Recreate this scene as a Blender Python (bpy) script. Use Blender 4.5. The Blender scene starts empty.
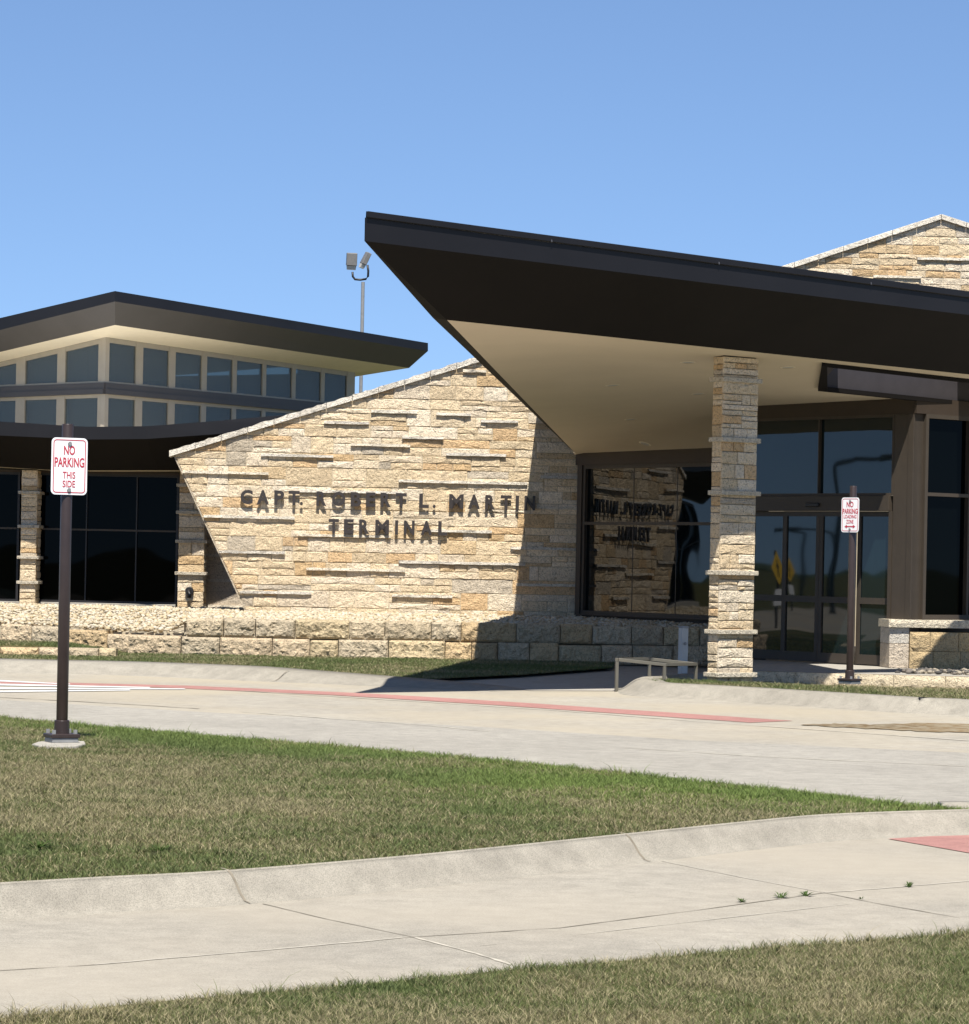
import bpy, bmesh, math, random
import numpy as np
from mathutils import Vector, Matrix, noise as mnoise
from mathutils.geometry import delaunay_2d_cdt
from mathutils.bvhtree import BVHTree

random.seed(7)
RNG = np.random.default_rng(11)
sc = bpy.context.scene
COL = sc.collection
PI = math.pi

# ------------------------------------------------------------------ camera model (a level camera held 1.6 m above the road)
F, ROLL, EYE, CX, CY = 3000.0, 0.02, 1.6, 484.5, 560.0
CR, SR = math.cos(ROLL), math.sin(ROLL)
ORG = Vector((0, 0, EYE))

def ray(px, py):
    u, v = px - CX, CY - py
    return Vector(((u*CR - v*SR)/F, 1.0, (u*SR + v*CR)/F))
def at_y(px, py, y): return ORG + ray(px, py)*y
def at_z(px, py, z):
    r = ray(px, py)
    return ORG + r*((z - EYE)/r.z)

class Wall:
    """vertical plane: origin, heading (degrees, + recedes to the right)"""
    def __init__(s, p, ang):
        a = math.radians(ang)
        s.p = Vector((p[0], p[1], 0)); s.d = Vector((math.cos(a), math.sin(a), 0)); s.n = Vector((math.sin(a), -math.cos(a), 0))
    def P(s, a, z, o=0.0):
        q = s.p + s.d*a + s.n*o
        return Vector((q.x, q.y, z))
    def hit(s, px, py, o=0.0):
        r = ray(px, py); m = Vector((s.n.x, s.n.y))
        t = (m.dot(Vector((s.p.x, s.p.y)) + m*o))/(m.x*r.x + m.y*r.y)
        return ORG + r*t
    def sz(s, px, py, o=0.0):
        q = s.hit(px, py, o)
        return ((q - s.p).dot(s.d), q.z)
    def off(s, o):
        w = Wall((0, 0), 0); w.p = s.p + s.n*o; w.d = s.d.copy(); w.n = s.n.copy(); return w

# ------------------------------------------------------------------ mesh collecting
class MB:
    def __init__(s): s.v = []; s.f = []; s.c = []; s.cur = (1, 1, 1, 1)
    def vert(s, p): s.v.append(tuple(p)); s.c.append(s.cur); return len(s.v) - 1
    def face(s, pts):
        b = len(s.v)
        for p in pts: s.vert(p)
        s.f.append(tuple(range(b, b + len(pts))))
    def box8(s, q):
        b = len(s.v)
        for p in q: s.vert(p)
        for f in ((0, 3, 2, 1), (4, 5, 6, 7), (0, 1, 5, 4), (1, 2, 6, 5), (2, 3, 7, 6), (3, 0, 4, 7)):
            s.f.append(tuple(b + i for i in f))
    def box(s, w, a0, a1, z0, z1, o0, o1):
        s.box8([w.P(a0, z0, o0), w.P(a1, z0, o0), w.P(a1, z0, o1), w.P(a0, z0, o1),
                w.P(a0, z1, o0), w.P(a1, z1, o0), w.P(a1, z1, o1), w.P(a0, z1, o1)])
    def prism(s, bot, top):
        n = len(bot); b = len(s.v)
        for p in bot: s.vert(p)
        for p in top: s.vert(p)
        s.f.append(tuple(b + i for i in reversed(range(n)))); s.f.append(tuple(b + n + i for i in range(n)))
        for i in range(n):
            j = (i + 1) % n
            s.f.append((b + i, b + j, b + n + j, b + n + i))
    def tube(s, pts, r, n=12, r2=None):
        pts = [Vector(p) for p in pts]; rings = []
        for i, p in enumerate(pts):
            t = (pts[min(i + 1, len(pts) - 1)] - pts[max(i - 1, 0)]).normalized()
            a = t.cross(Vector((0, 0, 1)) if abs(t.z) < .9 else Vector((1, 0, 0))).normalized(); c = t.cross(a)
            rr = r if r2 is None else r + (r2 - r)*i/(len(pts) - 1)
            rings.append([s.vert(p + (a*math.cos(k*2*PI/n) + c*math.sin(k*2*PI/n))*rr) for k in range(n)])
        for i in range(len(rings) - 1):
            for k in range(n):
                s.f.append((rings[i][k], rings[i][(k + 1) % n], rings[i + 1][(k + 1) % n], rings[i + 1][k]))
        s.f.append(tuple(reversed(rings[0]))); s.f.append(tuple(rings[-1]))
    def rock(s, w, a0, a1, z0, z1, o_back, o_front, rough=.03, step=.03):
        """a split-faced block: rough grid in front, plain top, sides, bottom"""
        na = max(2, int((a1 - a0)/step)); nz = max(2, int((z1 - z0)/step)); g = []; ph = random.uniform(0, 90)
        for j in range(nz + 1):
            row = []
            for i in range(na + 1):
                e = min(i, na - i, j, nz - j)
                q_ = Vector(((a0 + (a1 - a0)*i/na)*7 + ph, (z0 + (z1 - z0)*j/nz)*7, ph)); o = o_front - (rough*1.2 if e == 0 else rough*.25 if e == 1 else 0) + (mnoise.noise(q_) + .6*mnoise.noise(q_*2.7) + .4*mnoise.noise(q_*6))*rough*(.4 if e == 0 else 1.15)
                da = 0 if i in (0, na) else random.uniform(-.25, .25)*(a1 - a0)/na
                dz = 0 if j in (0, nz) else random.uniform(-.25, .25)*(z1 - z0)/nz
                row.append(s.vert(w.P(a0 + (a1 - a0)*i/na + da, z0 + (z1 - z0)*j/nz + dz, o)))
            g.append(row)
        for j in range(nz):
            for i in range(na):
                q = (g[j][i], g[j][i + 1], g[j + 1][i + 1], g[j + 1][i])
                if random.random() < .5: s.f += [(q[0], q[1], q[2]), (q[0], q[2], q[3])]
                else: s.f += [(q[0], q[1], q[3]), (q[1], q[2], q[3])]
        bk = [s.vert(w.P(a, z, o_back)) for a, z in ((a0, z0), (a1, z0), (a1, z1), (a0, z1))]
        s.f.append(tuple(g[nz]) + (bk[2], bk[3])); s.f.append(tuple(reversed(g[0])) + (bk[0], bk[1]))
        s.f.append(tuple(r[0] for r in g[::-1]) + (bk[0], bk[3])[0:1] + (bk[3],)); s.f.append(tuple(r[na] for r in g) + (bk[2], bk[1]))
    def build(s, name, m, parent=None, smooth=False, bevel=0, seg=2, recalc=True):
        me = bpy.data.meshes.new(name); me.from_pydata(s.v, [], s.f)
        ca = me.color_attributes.new('tint', 'FLOAT_COLOR', 'POINT')
        ca.data.foreach_set('color', np.array(s.c, dtype=np.float32).ravel())
        if recalc:
            bm = bmesh.new(); bm.from_mesh(me); bmesh.ops.recalc_face_normals(bm, faces=bm.faces); bm.to_mesh(me); bm.free()
        me.materials.append(m)
        if smooth: me.polygons.foreach_set('use_smooth', [True]*len(me.polygons))
        o = bpy.data.objects.new(name, me); COL.objects.link(o)
        if parent: o.parent = parent
        if bevel:
            b = o.modifiers.new('Bevel', 'BEVEL'); b.width = bevel; b.segments = seg; b.limit_method = 'ANGLE'
        return o

def empty(name, label, cat, group=None):
    o = bpy.data.objects.new(name, None); o.empty_display_size = .2; COL.objects.link(o); return tag(o, label, cat, group)
def tag(o, label, cat, group=None):
    o['label'] = label; o['category'] = cat
    if group: o['group'] = group
    return o
def struct(o): o['kind'] = 'structure'; return o
def stuff(o): o['kind'] = 'stuff'; return o
def set_base(root):
    """move an Empty made at the origin to the base of its children without moving them"""
    pts = [o.matrix_world @ Vector(c) for o in root.children_recursive for c in o.bound_box] if root.children_recursive else []
    if not pts: return
    b = Vector((sum(p.x for p in pts)/len(pts), sum(p.y for p in pts)/len(pts), min(p.z for p in pts)))
    root.location = b
    for ch in root.children: ch.location = ch.location - b

# ------------------------------------------------------------------ materials
def new_mat(name):
    m = bpy.data.materials.new(name); m.use_nodes = True
    return m, m.node_tree.nodes, m.node_tree.links, m.node_tree.nodes['Principled BSDF']
def coords(N, L, scale=(1, 1, 1)):
    t = N.new('ShaderNodeTexCoord'); mp = N.new('ShaderNodeMapping'); mp.inputs['Scale'].default_value = scale
    L.new(t.outputs['Object'], mp.inputs['Vector']); return mp.outputs['Vector']
def noise(N, L, vec, scale, detail=4, rough=.6):
    n = N.new('ShaderNodeTexNoise'); n.inputs['Scale'].default_value = scale; n.inputs['Detail'].default_value = detail
    n.inputs['Roughness'].default_value = rough; L.new(vec, n.inputs['Vector']); return n.outputs['Fac']
def ramp(N, L, fac, stops):
    r = N.new('ShaderNodeValToRGB'); e = r.color_ramp.elements
    while len(e) < len(stops): e.new(.5)
    for k, (p, c) in enumerate(stops): e[k].position = p; e[k].color = (c, c, c, 1) if not hasattr(c, '__len__') else (*c, 1)
    L.new(fac, r.inputs['Fac']); return r.outputs['Color']
def mix(N, L, kind, fac, a, b):
    x = N.new('ShaderNodeMix'); x.data_type = 'RGBA'; x.blend_type = kind
    if isinstance(fac, (int, float)): x.inputs[0].default_value = fac
    else: L.new(fac, x.inputs[0])
    for k, s in ((6, a), (7, b)):
        if hasattr(s, 'is_output'): L.new(s, x.inputs[k])
        else: x.inputs[k].default_value = (*s, 1)
    return x.outputs[2]
def bump(N, L, bsdf, h, strength, dist):
    b = N.new('ShaderNodeBump'); b.inputs['Strength'].default_value = strength; b.inputs['Distance'].default_value = dist
    L.new(h, b.inputs['Height']); L.new(b.outputs['Normal'], bsdf.inputs['Normal'])

def plain(name, col, rough=.5, var=.12, scale=6, metallic=0, bumpd=0, bscale=60, spec=.5):
    m, N, L, b = new_mat(name); v = coords(N, L)
    n = noise(N, L, v, scale)
    L.new(mix(N, L, 'MULTIPLY', 1, ramp(N, L, n, [(.25, 1 - var), (.75, 1 + var)]), col), b.inputs['Base Color'])
    b.inputs['Roughness'].default_value = rough; b.inputs['Metallic'].default_value = metallic
    b.inputs['Specular IOR Level'].default_value = spec
    if bumpd: bump(N, L, b, noise(N, L, v, bscale), .8, bumpd)
    return m

def stone_mat(name, gain=1.0, stain=.5):
    m, N, L, b = new_mat(name); v = coords(N, L)
    a = N.new('ShaderNodeAttribute'); a.attribute_name = 'tint'
    fine = noise(N, L, v, 22, 6, .75); pit = noise(N, L, v, 55, 3, .6); big = noise(N, L, v, .9, 4, .6)
    c = mix(N, L, 'MULTIPLY', 1, a.outputs['Color'], ramp(N, L, fine, [(.32, .70*gain), (.48, 1.02*gain), (.70, 1.2*gain)]))
    c = mix(N, L, 'MULTIPLY', 1, c, ramp(N, L, pit, [(.36, .52), (.44, 1)]))
    st = noise(N, L, v, 2.3, 5, .65)
    c = mix(N, L, 'MIX', ramp(N, L, st, [(.58, 0.0), (.75, stain)]), c, (.20, .175, .15))
    L.new(c, b.inputs['Base Color']); b.inputs['Roughness'].default_value = .95; b.inputs['Specular IOR Level'].default_value = .15
    h = mix(N, L, 'ADD', 1, ramp(N, L, fine, [(.2, 0), (.8, 1)]), ramp(N, L, pit, [(.3, 0), (.6, .5)]))
    h = mix(N, L, 'ADD', 1, h, ramp(N, L, noise(N, L, v, 8, 3, .6), [(.3, 0), (.7, 1)]))
    bump(N, L, b, h, 1.0, .019)
    return m

def concrete_mat(name, col, big=.10, tint=None):
    m, N, L, b = new_mat(name); v = coords(N, L)
    b1 = noise(N, L, v, .45, 5, .6); b2 = noise(N, L, v, 6, 6, .7); b3 = noise(N, L, v, 160, 3, .7)
    c = mix(N, L, 'MULTIPLY', 1, col, ramp(N, L, b1, [(.3, 1 - big), (.7, 1 + big*.6)]))
    c = mix(N, L, 'MULTIPLY', 1, c, ramp(N, L, b2, [(.32, .82), (.62, 1.07)]))
    c = mix(N, L, 'MULTIPLY', 1, c, ramp(N, L, b3, [(.40, .74), (.5, 1.0), (.62, 1.13)]))
    spots = noise(N, L, v, 9, 2, .4)
    c = mix(N, L, 'MIX', ramp(N, L, spots, [(.74, 0), (.80, .35)]), c, (.16, .14, .11))
    if tint:
        c = mix(N, L, 'MIX', ramp(N, L, noise(N, L, coords(N, L, (.35, .35, .35)), 1, 3, .5), [(.4, 0), (.65, .7)]), c, tint)
    L.new(c, b.inputs['Base Color']); b.inputs['Roughness'].default_value = .9; b.inputs['Specular IOR Level'].default_value = .25
    bump(N, L, b, mix(N, L, 'ADD', 1, ramp(N, L, b3, [(.2, 0), (.8, 1)]), b2), .5, .004)
    return m

def glass_mat(name, base, ior, wav=.003):
    m, N, L, b = new_mat(name); v = coords(N, L)
    b.inputs['Base Color'].default_value = (*base, 1); b.inputs['Roughness'].default_value = .02
    b.inputs['IOR'].default_value = ior
    bump(N, L, b, noise(N, L, v, .9, 1, .4), 1.0, wav)
    return m

def attr_mat(name, rough=.7, spec=.2, trans=0):
    m, N, L, b = new_mat(name)
    a = N.new('ShaderNodeAttribute'); a.attribute_name = 'tint'
    L.new(a.outputs['Color'], b.inputs['Base Color']); b.inputs['Roughness'].default_value = rough
    b.inputs['Specular IOR Level'].default_value = spec
    if trans:
        out = N['Material Output']; t = N.new('ShaderNodeBsdfTranslucent'); L.new(a.outputs['Color'], t.inputs['Color'])
        mx = N.new('ShaderNodeMixShader'); mx.inputs[0].default_value = trans
        L.new(b.outputs[0], mx.inputs[1]); L.new(t.outputs[0], mx.inputs[2]); L.new(mx.outputs[0], out.inputs['Surface'])
    return m

def turf_mat(name):
    m, N, L, b = new_mat(name); v = coords(N, L)
    p = noise(N, L, v, .8, 4, .6); f = noise(N, L, v, 40, 5, .7)
    c = mix(N, L, 'MIX', ramp(N, L, p, [(.35, 0), (.65, 1)]), (.055, .075, .022), (.15, .125, .06))
    c = mix(N, L, 'MULTIPLY', 1, c, ramp(N, L, f, [(.3, .45), (.7, 1.2)]))
    L.new(c, b.inputs['Base Color']); b.inputs['Roughness'].default_value = 1; b.inputs['Specular IOR Level'].default_value = .05
    bump(N, L, b, f, .8, .02)
    return m

M = {}
M['stone'] = stone_mat('limestone', 1.0, .28)
M['block'] = stone_mat('retaining_block', 1.0, .35)
M['cap'] = stone_mat('limestone_coping', 1.0, .7)
M['mortar'] = plain('mortar', (.42, .36, .26), .95, .15)
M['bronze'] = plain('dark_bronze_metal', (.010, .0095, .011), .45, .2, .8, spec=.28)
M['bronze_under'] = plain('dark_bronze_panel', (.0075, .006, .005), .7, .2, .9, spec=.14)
M['roofmetal'] = plain('weathered_bronze_fascia', (.062, .057, .056), .5, .10, 1.5)
M['frame'] = plain('bronze_window_frame', (.054, .043, .032), .5, .08, spec=.3)
M['frame_dark'] = plain('dark_window_beam', (.042, .030, .021), .55, .08, spec=.3)
M['beige'] = plain('beige_frame', (.36, .32, .25), .55, .06)
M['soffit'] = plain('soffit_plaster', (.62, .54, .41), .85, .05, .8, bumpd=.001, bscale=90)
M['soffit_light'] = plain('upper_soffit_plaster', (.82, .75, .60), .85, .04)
M['glass'] = glass_mat('dark_tinted_glass', (.002, .0035, .004), 1.55, .007)
M['glass_door'] = glass_mat('door_glass', (.006, .013, .015), 1.58, .003)
M['glass_high'] = glass_mat('clerestory_glass', (.095, .108, .104), 1.5, .010)
_m = M['glass_high']; _N, _L = _m.node_tree.nodes, _m.node_tree.links; _t = _N.new('ShaderNodeBsdfTransparent'); _t.inputs['Color'].default_value = (.80, .92, .92, 1)
_x = _N.new('ShaderNodeMixShader'); _x.inputs[0].default_value = .34; _L.new(_N['Principled BSDF'].outputs[0], _x.inputs[1]); _L.new(_t.outputs[0], _x.inputs[2]); _L.new(_x.outputs[0], _N['Material Output'].inputs['Surface'])
M['glass_left'] = glass_mat('black_window_glass', (.001, .0016, .0018), 1.14, .004)
M['letter'] = plain('letter_metal', (.035, .028, .025), .45, .1)
M['black'] = plain('black_rubber', (.012, .011, .011), .5)
M['post'] = plain('brown_post_paint', (.036, .024, .021), .35, .15, 8)
M['signwhite'] = plain('sign_white', (.82, .82, .82), .35, .02)
M['signred'] = plain('sign_red', (.46, .035, .06), .4, .06)
M['galv'] = plain('galvanised_steel', (.26, .26, .255), .5, .15, 14, .2)
M['grey_metal'] = plain('grey_painted_metal', (.50, .49, .46), .45, .08)
M['rail'] = plain('olive_bronze_rail', (.115, .105, .082), .45, .1)
M['road'] = concrete_mat('road_concrete', (.345, .315, .26), .14, (.365, .315, .23))
M['lane'] = concrete_mat('lane_concrete', (.32, .298, .255), .13)
M['pave'] = concrete_mat('pavement_concrete', (.325, .297, .245), .15, (.35, .31, .245))
M['kerb'] = concrete_mat('kerb_concrete', (.295, .270, .222), .12)
M['walk'] = concrete_mat('sidewalk_concrete', (.35, .325, .28), .08)
M['redpaint'] = concrete_mat('red_paving', (.36, .185, .160), .16)
M['whitepaint'] = concrete_mat('white_road_paint', (.58, .57, .54), .08)
M['dirt'] = concrete_mat('orange_dirt', (.185, .125, .06), .55)
_m = M['dirt']; _N, _L = _m.node_tree.nodes, _m.node_tree.links; _b = _N['Principled BSDF']; _c = _b.inputs['Base Color'].links[0].from_socket
_L.new(mix(_N, _L, 'MIX', ramp(_N, _L, noise(_N, _L, coords(_N, _L), 5, 5, .7), [(.44, 0), (.56, .8)]), _c, (.25, .215, .15)), _b.inputs['Base Color'])
M['joint'] = plain('joint_filler', (.19, .165, .125), .95, .4, 9)
M['joint_pale'] = plain('pale_joint', (.385, .35, .285), .95, .25, 9)
M['turf'] = turf_mat('turf_soil')
M['blade'] = attr_mat('grass_blades', .65, .15, .25)
M['gravel'] = attr_mat('gravel_stones', .9, .15)
M['leafmass'] = plain('distant_foliage', (.045, .065, .025), .9, .4, .6)
M['membrane'] = plain('white_roof_membrane', (.72, .70, .65), .8, .05)
M['grey_dark'] = plain('worn_metal_edge', (.06, .06, .065), .4, .1)
M['well'] = plain('light_well_metal', (.040, .036, .040), .5, .1)
M['inner'] = plain('inner_wall_paint', (.30, .30, .28), .8, .1)
M['flood'] = plain('floodlight_paint', (.17, .165, .16), .5, .15, 8)
M['yellow'] = plain('sign_yellow', (.80, .50, .02), .4, .04)

# ------------------------------------------------------------------ stone walls
CREAM = [(.73, .59, .40), (.77, .635, .45), (.71, .565, .37), (.75, .625, .46), (.67, .525, .34), (.76, .605, .40), (.79, .67, .50)]
TAN = [(.66, .46, .26), (.64, .48, .29), (.60, .42, .23)]
GREYISH = [(.56, .48, .37), (.52, .44, .33)]
def stone_tint():
    r = random.random()
    c = random.choice(TAN if r < .17 else GREYISH if r < .22 else CREAM)
    k = random.uniform(.9, 1.08)
    return (c[0]*k, c[1]*k, c[2]*k, 1)

def clip_poly(poly, outline):
    """clip polygon to a convex counter-clockwise outline (2-D)"""
    out = poly
    n = len(outline)
    for i in range(n):
        a, b = outline[i], outline[(i + 1) % n]; inp, out = out, []
        side = lambda p: (b[0] - a[0])*(p[1] - a[1]) - (b[1] - a[1])*(p[0] - a[0])
        for k in range(len(inp)):
            p, q = inp[k], inp[(k + 1) % len(inp)]; sp, sq = side(p), side(q)
            if sp >= 0: out.append(p)
            if (sp >= 0) != (sq >= 0):
                t = sp/(sp - sq); out.append((p[0] + (q[0] - p[0])*t, p[1] + (q[1] - p[1])*t))
        if not out: return []
    return out

def ashlar(a0, a1, z0, z1, unit=1.0):
    """rectangles of an irregular coursed ashlar"""
    res = []; z = z0
    while z < z1 - .02:
        h = random.choice((.22, .26, .30, .36, .40))*unit
        if z + h > z1 - .08*unit: h = z1 - z
        a = a0
        while a < a1 - .01:
            w = random.uniform(.45, 1.35)*unit
            if a + w > a1 - .22*unit: w = a1 - a
            rows = random.choice(((1,), (1,), (.5, .5), (.35, .65), (.62, .38), (.5, .5) if h > .28*unit else (1,), (.3, .4, .3) if h > .34*unit else (1,)))
            zz = z
            for f in rows:
                hh = h*f; n = 1 if w < .4*unit else random.choice((1, 1, 2, 2, 3)) if w > .8*unit else random.choice((1, 1, 2))
                cuts = sorted([0, 1] + [(k + random.uniform(-.18, .18))/n for k in range(1, n)])
                for k in range(n): res.append((a + w*cuts[k], a + w*cuts[k + 1], zz, zz + hh))
                zz += hh
            a += w
        z += h
    return res

def stone_face(mb, w, outline, o=0.0, unit=.80, prot=(.008, .021), joint=.004):
    xs = [p[0] for p in outline]; zs = [p[1] for p in outline]
    for (a0, a1, z0, z1) in ashlar(min(xs), max(xs), min(zs), max(zs), unit):
        p = clip_poly([(a0 + joint, z0 + joint), (a1 - joint, z0 + joint), (a1 - joint, z1 - joint), (a0 + joint, z1 - joint)], outline)
        if len(p) < 3: continue
        cx = sum(q[0] for q in p)/len(p); cz = sum(q[1] for q in p)/len(p)
        mb.cur = stone_tint(); d = random.uniform(*prot)
        # densify the outline so that the arris is broken
        ring = []
        for k in range(len(p)):
            q, r = p[k], p[(k + 1) % len(p)]; ln = math.hypot(r[0] - q[0], r[1] - q[1]); n = max(1, int(ln/.11))
            ring += [(q[0] + (r[0] - q[0])*t/n, q[1] + (r[1] - q[1])*t/n) for t in range(n)]
        m = len(ring); b = len(mb.v)
        for q in ring: mb.vert(w.P(q[0], q[1], o - .01))
        for q in ring: mb.vert(w.P(q[0], q[1], o + d*.6*random.uniform(.7, 1.2)))
        for q in ring:
            f = min(.018/max(.02, math.hypot(q[0] - cx, q[1] - cz)), .5)
            mb.vert(w.P(q[0] + (cx - q[0])*f, q[1] + (cz - q[1])*f, o + d + random.uniform(-.006, .008)))
        cc = mb.vert(w.P(cx, cz, o + d + random.uniform(.0, .012)))
        for k in range(m):
            j = (k + 1) % m
            mb.f.append((b + k, b + j, b + m + j, b + m + k)); mb.f.append((b + m + k, b + m + j, b + 2*m + j, b + 2*m + k))
            mb.f.append((b + 2*m + k, b + 2*m + j, cc))
    mb.cur = (1, 1, 1, 1)

def ledge(w, a0, a1, z, parent, th=.045, out=.062, o=0.0, name='stone_ledge'):
    mb = MB(); mb.cur = random.choice(((.62, .56, .46, 1), (.66, .58, .45, 1), (.56, .51, .43, 1)))
    n = max(3, int((a1 - a0)/.12)); rows = []
    for i in range(n + 1):
        a = a0 + (a1 - a0)*i/n; j = lambda s: random.uniform(-s, s)
        rows.append([mb.vert(w.P(a, z + j(.003), o - .05)), mb.vert(w.P(a, z + j(.004), o + out + j(.008))),
                     mb.vert(w.P(a, z + th + j(.006), o + out - .01 + j(.008))), mb.vert(w.P(a, z + th + j(.003), o - .05))])
    for i in range(n):
        for k in range(4):
            mb.f.append((rows[i][k], rows[i][(k + 1) % 4], rows[i + 1][(k + 1) % 4], rows[i + 1][k]))
    mb.f.append(tuple(rows[0])); mb.f.append(tuple(reversed(rows[-1])))
    return mb.build(name, M['cap'], parent)

def slab(mb, w, outline, o0, o1):
    mb.prism([w.P(a, z, o0) for a, z in outline], [w.P(a, z, o1) for a, z in outline])

# ================================================================== GROUND AND ROADS
def sheet(name, pts, z, m, kind='structure', zf=None):
    mb = MB(); mb.face([(p[0], p[1], z if zf is None else zf(p)) for p in pts])
    o = mb.build(name, m, recalc=False); o['kind'] = kind
    if o.data.polygons[0].normal.z < 0: o.data.flip_normals()
    return o
sheet('ground', [(-700, -500), (700, -500), (700, 1200), (-700, 1200)], -.03, M['turf'])
sheet('road', [(-60, 2), (30, 2), (40, 50), (-60, 50)], 0, M['road'])

def catmull(pts, n=8):
    P = [Vector((p[0], p[1], 0)) for p in pts]; P = [P[0]*2 - P[1]] + P + [P[-1]*2 - P[-2]]; out = []
    for i in range(1, len(P) - 2):
        for k in range(n):
            t = k/n; a, b, c, d = P[i - 1], P[i], P[i + 1], P[i + 2]
            out.append(.5*((2*b) + (c - a)*t + (2*a - 5*b + 4*c - d)*t*t + (3*b - a - 3*c + d)*t**3))
    out.append(P[-2]); return [(p.x, p.y) for p in out]

def offset_path(path, d):
    out = []
    for i, p in enumerate(path):
        a, b = path[max(i - 1, 0)], path[min(i + 1, len(path) - 1)]; tx, ty = b[0] - a[0], b[1] - a[1]; l = math.hypot(tx, ty) or 1
        out.append((p[0] - ty/l*d, p[1] + tx/l*d))
    return out
def kerb(name, path, h=.15, wid=.30, taper=0):
    """rolled kerb: gutter line along path, rising to the left of its direction"""
    prof = [(-.02, -.01), (.0, .004), (.05, .012), (.10, .045), (.15, .095), (.19, .128), (.23, .146), (wid, .150), (wid + .01, -.02)]
    mb = MB(); rings = []; n = len(path); offs = [offset_path(path, d*wid/.30) for d, _ in prof]
    for i in range(n):
        k = 1.0
        if taper: k = min(1, (n - 1 - i)/taper)
        rings.append([mb.vert((offs[j][i][0], offs[j][i][1], prof[j][1]*h/.15*k + (.002 if j else -.01))) for j in range(len(prof))])
    for i in range(n - 1):
        for j in range(len(prof) - 1): mb.f.append((rings[i][j], rings[i + 1][j], rings[i + 1][j + 1], rings[i][j + 1]))
    o = mb.build(name, M['kerb'], smooth=True, recalc=False); struct(o)
    return o

def strip(name, path, wid, z, m, jit=.0):
    mb = MB(); L = []; R_ = []
    path = [path[0]] + [p for a, b in zip(path, path[1:]) for p in [(a[0] + (b[0] - a[0])*t/6, a[1] + (b[1] - a[1])*t/6) for t in range(1, 7)]]
    l, r = offset_path(path, wid/2), offset_path(path, -wid/2)
    A = [mb.vert((p[0] + random.uniform(-jit, jit), p[1] + random.uniform(-jit, jit), z)) for p in l]
    B = [mb.vert((p[0] + random.uniform(-jit, jit), p[1] + random.uniform(-jit, jit), z)) for p in r]
    for i in range(len(path) - 1): mb.f.append((B[i], B[i + 1], A[i + 1], A[i]))
    return struct(mb.build(name, m, recalc=False))

G0 = lambda x, y, z=0: tuple(at_z(x, y, z)[:2])
# --- the near kerb round the grass island
near = [G0(*q) for q in ((-500, 957), (-380, 948), (-250, 938), (-120, 929), (0, 921), (120, 913), (250, 905), (450, 886), (650, 863), (770, 849), (850, 841))] + [(3.0, 18.05), (3.7, 18.35), (4.15, 18.9)]
near = catmull(near, 7)
kerb('island_kerb', near, .145, .22)
island_front = offset_path(near, .225)
lawn_far = [G0(x, y, .14) for x, y in ((960, 807), (830, 793), (700, 780), (500, 759), (300, 742), (64, 722), (0, 716), (-90, 706), (-400, 664))]
far_edge = catmull([(3.55, 18.75)] + lawn_far, 5)
back = far_edge[::-1]
kerb('island_kerb', offset_path([(p[0] + .0, p[1]) for p in back][::-1], -.02 - .30)[::-1][::-1][:0] or offset_path(far_edge, -.33), .13)
ISLAND = island_front[:-8] + far_edge
ISLAND = [p for p in island_front if p[0] < 3.3] + far_edge[1:]
sheet('lawn', ISLAND, .125, M['turf'])
# --- near lawn at the photographer's feet
NEAR_EDGE = catmull([G0(*q) for q in ((-420, 1069), (-280, 1055), (-140, 1040), (0, 1024), (120, 1011), (250, 999), (380, 988), (500, 976), (620, 966), (750, 954), (860, 946), (969, 937), (1080, 929), (1200, 914), (1350, 907))], 5)
NEARL = NEAR_EDGE + [(8, 3), (-8, 3)]
sheet('lawn', NEARL, .02, M['turf'])
# --- pavement between them
PAVE = offset_path(near, -.0)
sheet('pavement', [p for p in near if p[0] < 4.2] + [(7, 17.6), (7, 3), (-9.5, 3)], .004, M['pave'])
zj = .0062
strip('pavement_joint', [G0(*q) for q in ((-40, 975), (0, 972), (95, 966))], .009, zj, M['joint'], .004)
strip('pavement_joint', [G0(*q) for q in ((95, 966), (270, 951), (402, 939))], .020, zj, M['joint_pale'], .006)
strip('pavement_joint', [G0(*q) for q in ((402, 939), (560, 929), (700, 911), (823, 894))], .009, zj, M['joint'], .005)
strip('pavement_joint', [G0(*q) for q in ((823, 894), (900, 888), (980, 881))], .018, zj, M['joint_pale'], .006)
strip('pavement_joint', [G0(*q) for q in ((263, 905), (330, 921), (412, 938))], .008, zj, M['joint'], .003)
strip('pavement_joint', [G0(*q) for q in ((412, 938), (470, 953), (512, 966))], .016, zj, M['joint_pale'], .005)
strip('pavement_joint', [G0(*q) for q in ((662, 862), (740, 878), (820, 893))], .010, zj, M['joint_pale'], .003)
strip('pavement_joint', [G0(*q) for q in ((820, 893), (880, 905), (960, 919))], .008, zj, M['joint'], .003)
strip('pavement_joint', [G0(*q) for q in ((480, 947), (700, 922), (850, 905))], .006, zj, M['joint_pale'], .004)
def kerb_crack(pts):
    mb = MB()
    for (a, b) in zip(pts, pts[1:]):
        A, B = Vector(a), Vector(b)
        mb.face([A + Vector((-.006, 0, 0)), A + Vector((.006, 0, 0)), B + Vector((.006, 0, 0)), B + Vector((-.006, 0, 0))])
    struct(mb.build('kerb_joint', M['joint'], recalc=False))
def crack_at(path, k, wid=.22):
    prof = [(.0, .004), (.05, .012), (.10, .045), (.15, .095), (.19, .128), (.23, .146), (.30, .150)]
    kerb_crack([(offset_path(path, d*wid/.3)[k][0], offset_path(path, d*wid/.3)[k][1] - .004, z*.97 + .006) for d, z in prof])
def nearest(path, q): return min(range(len(path)), key=lambda i: (path[i][0] - q[0])**2 + (path[i][1] - q[1])**2)
for q in ((262, 905), (656, 862)): crack_at(near, nearest(near, G0(*q)))
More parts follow.
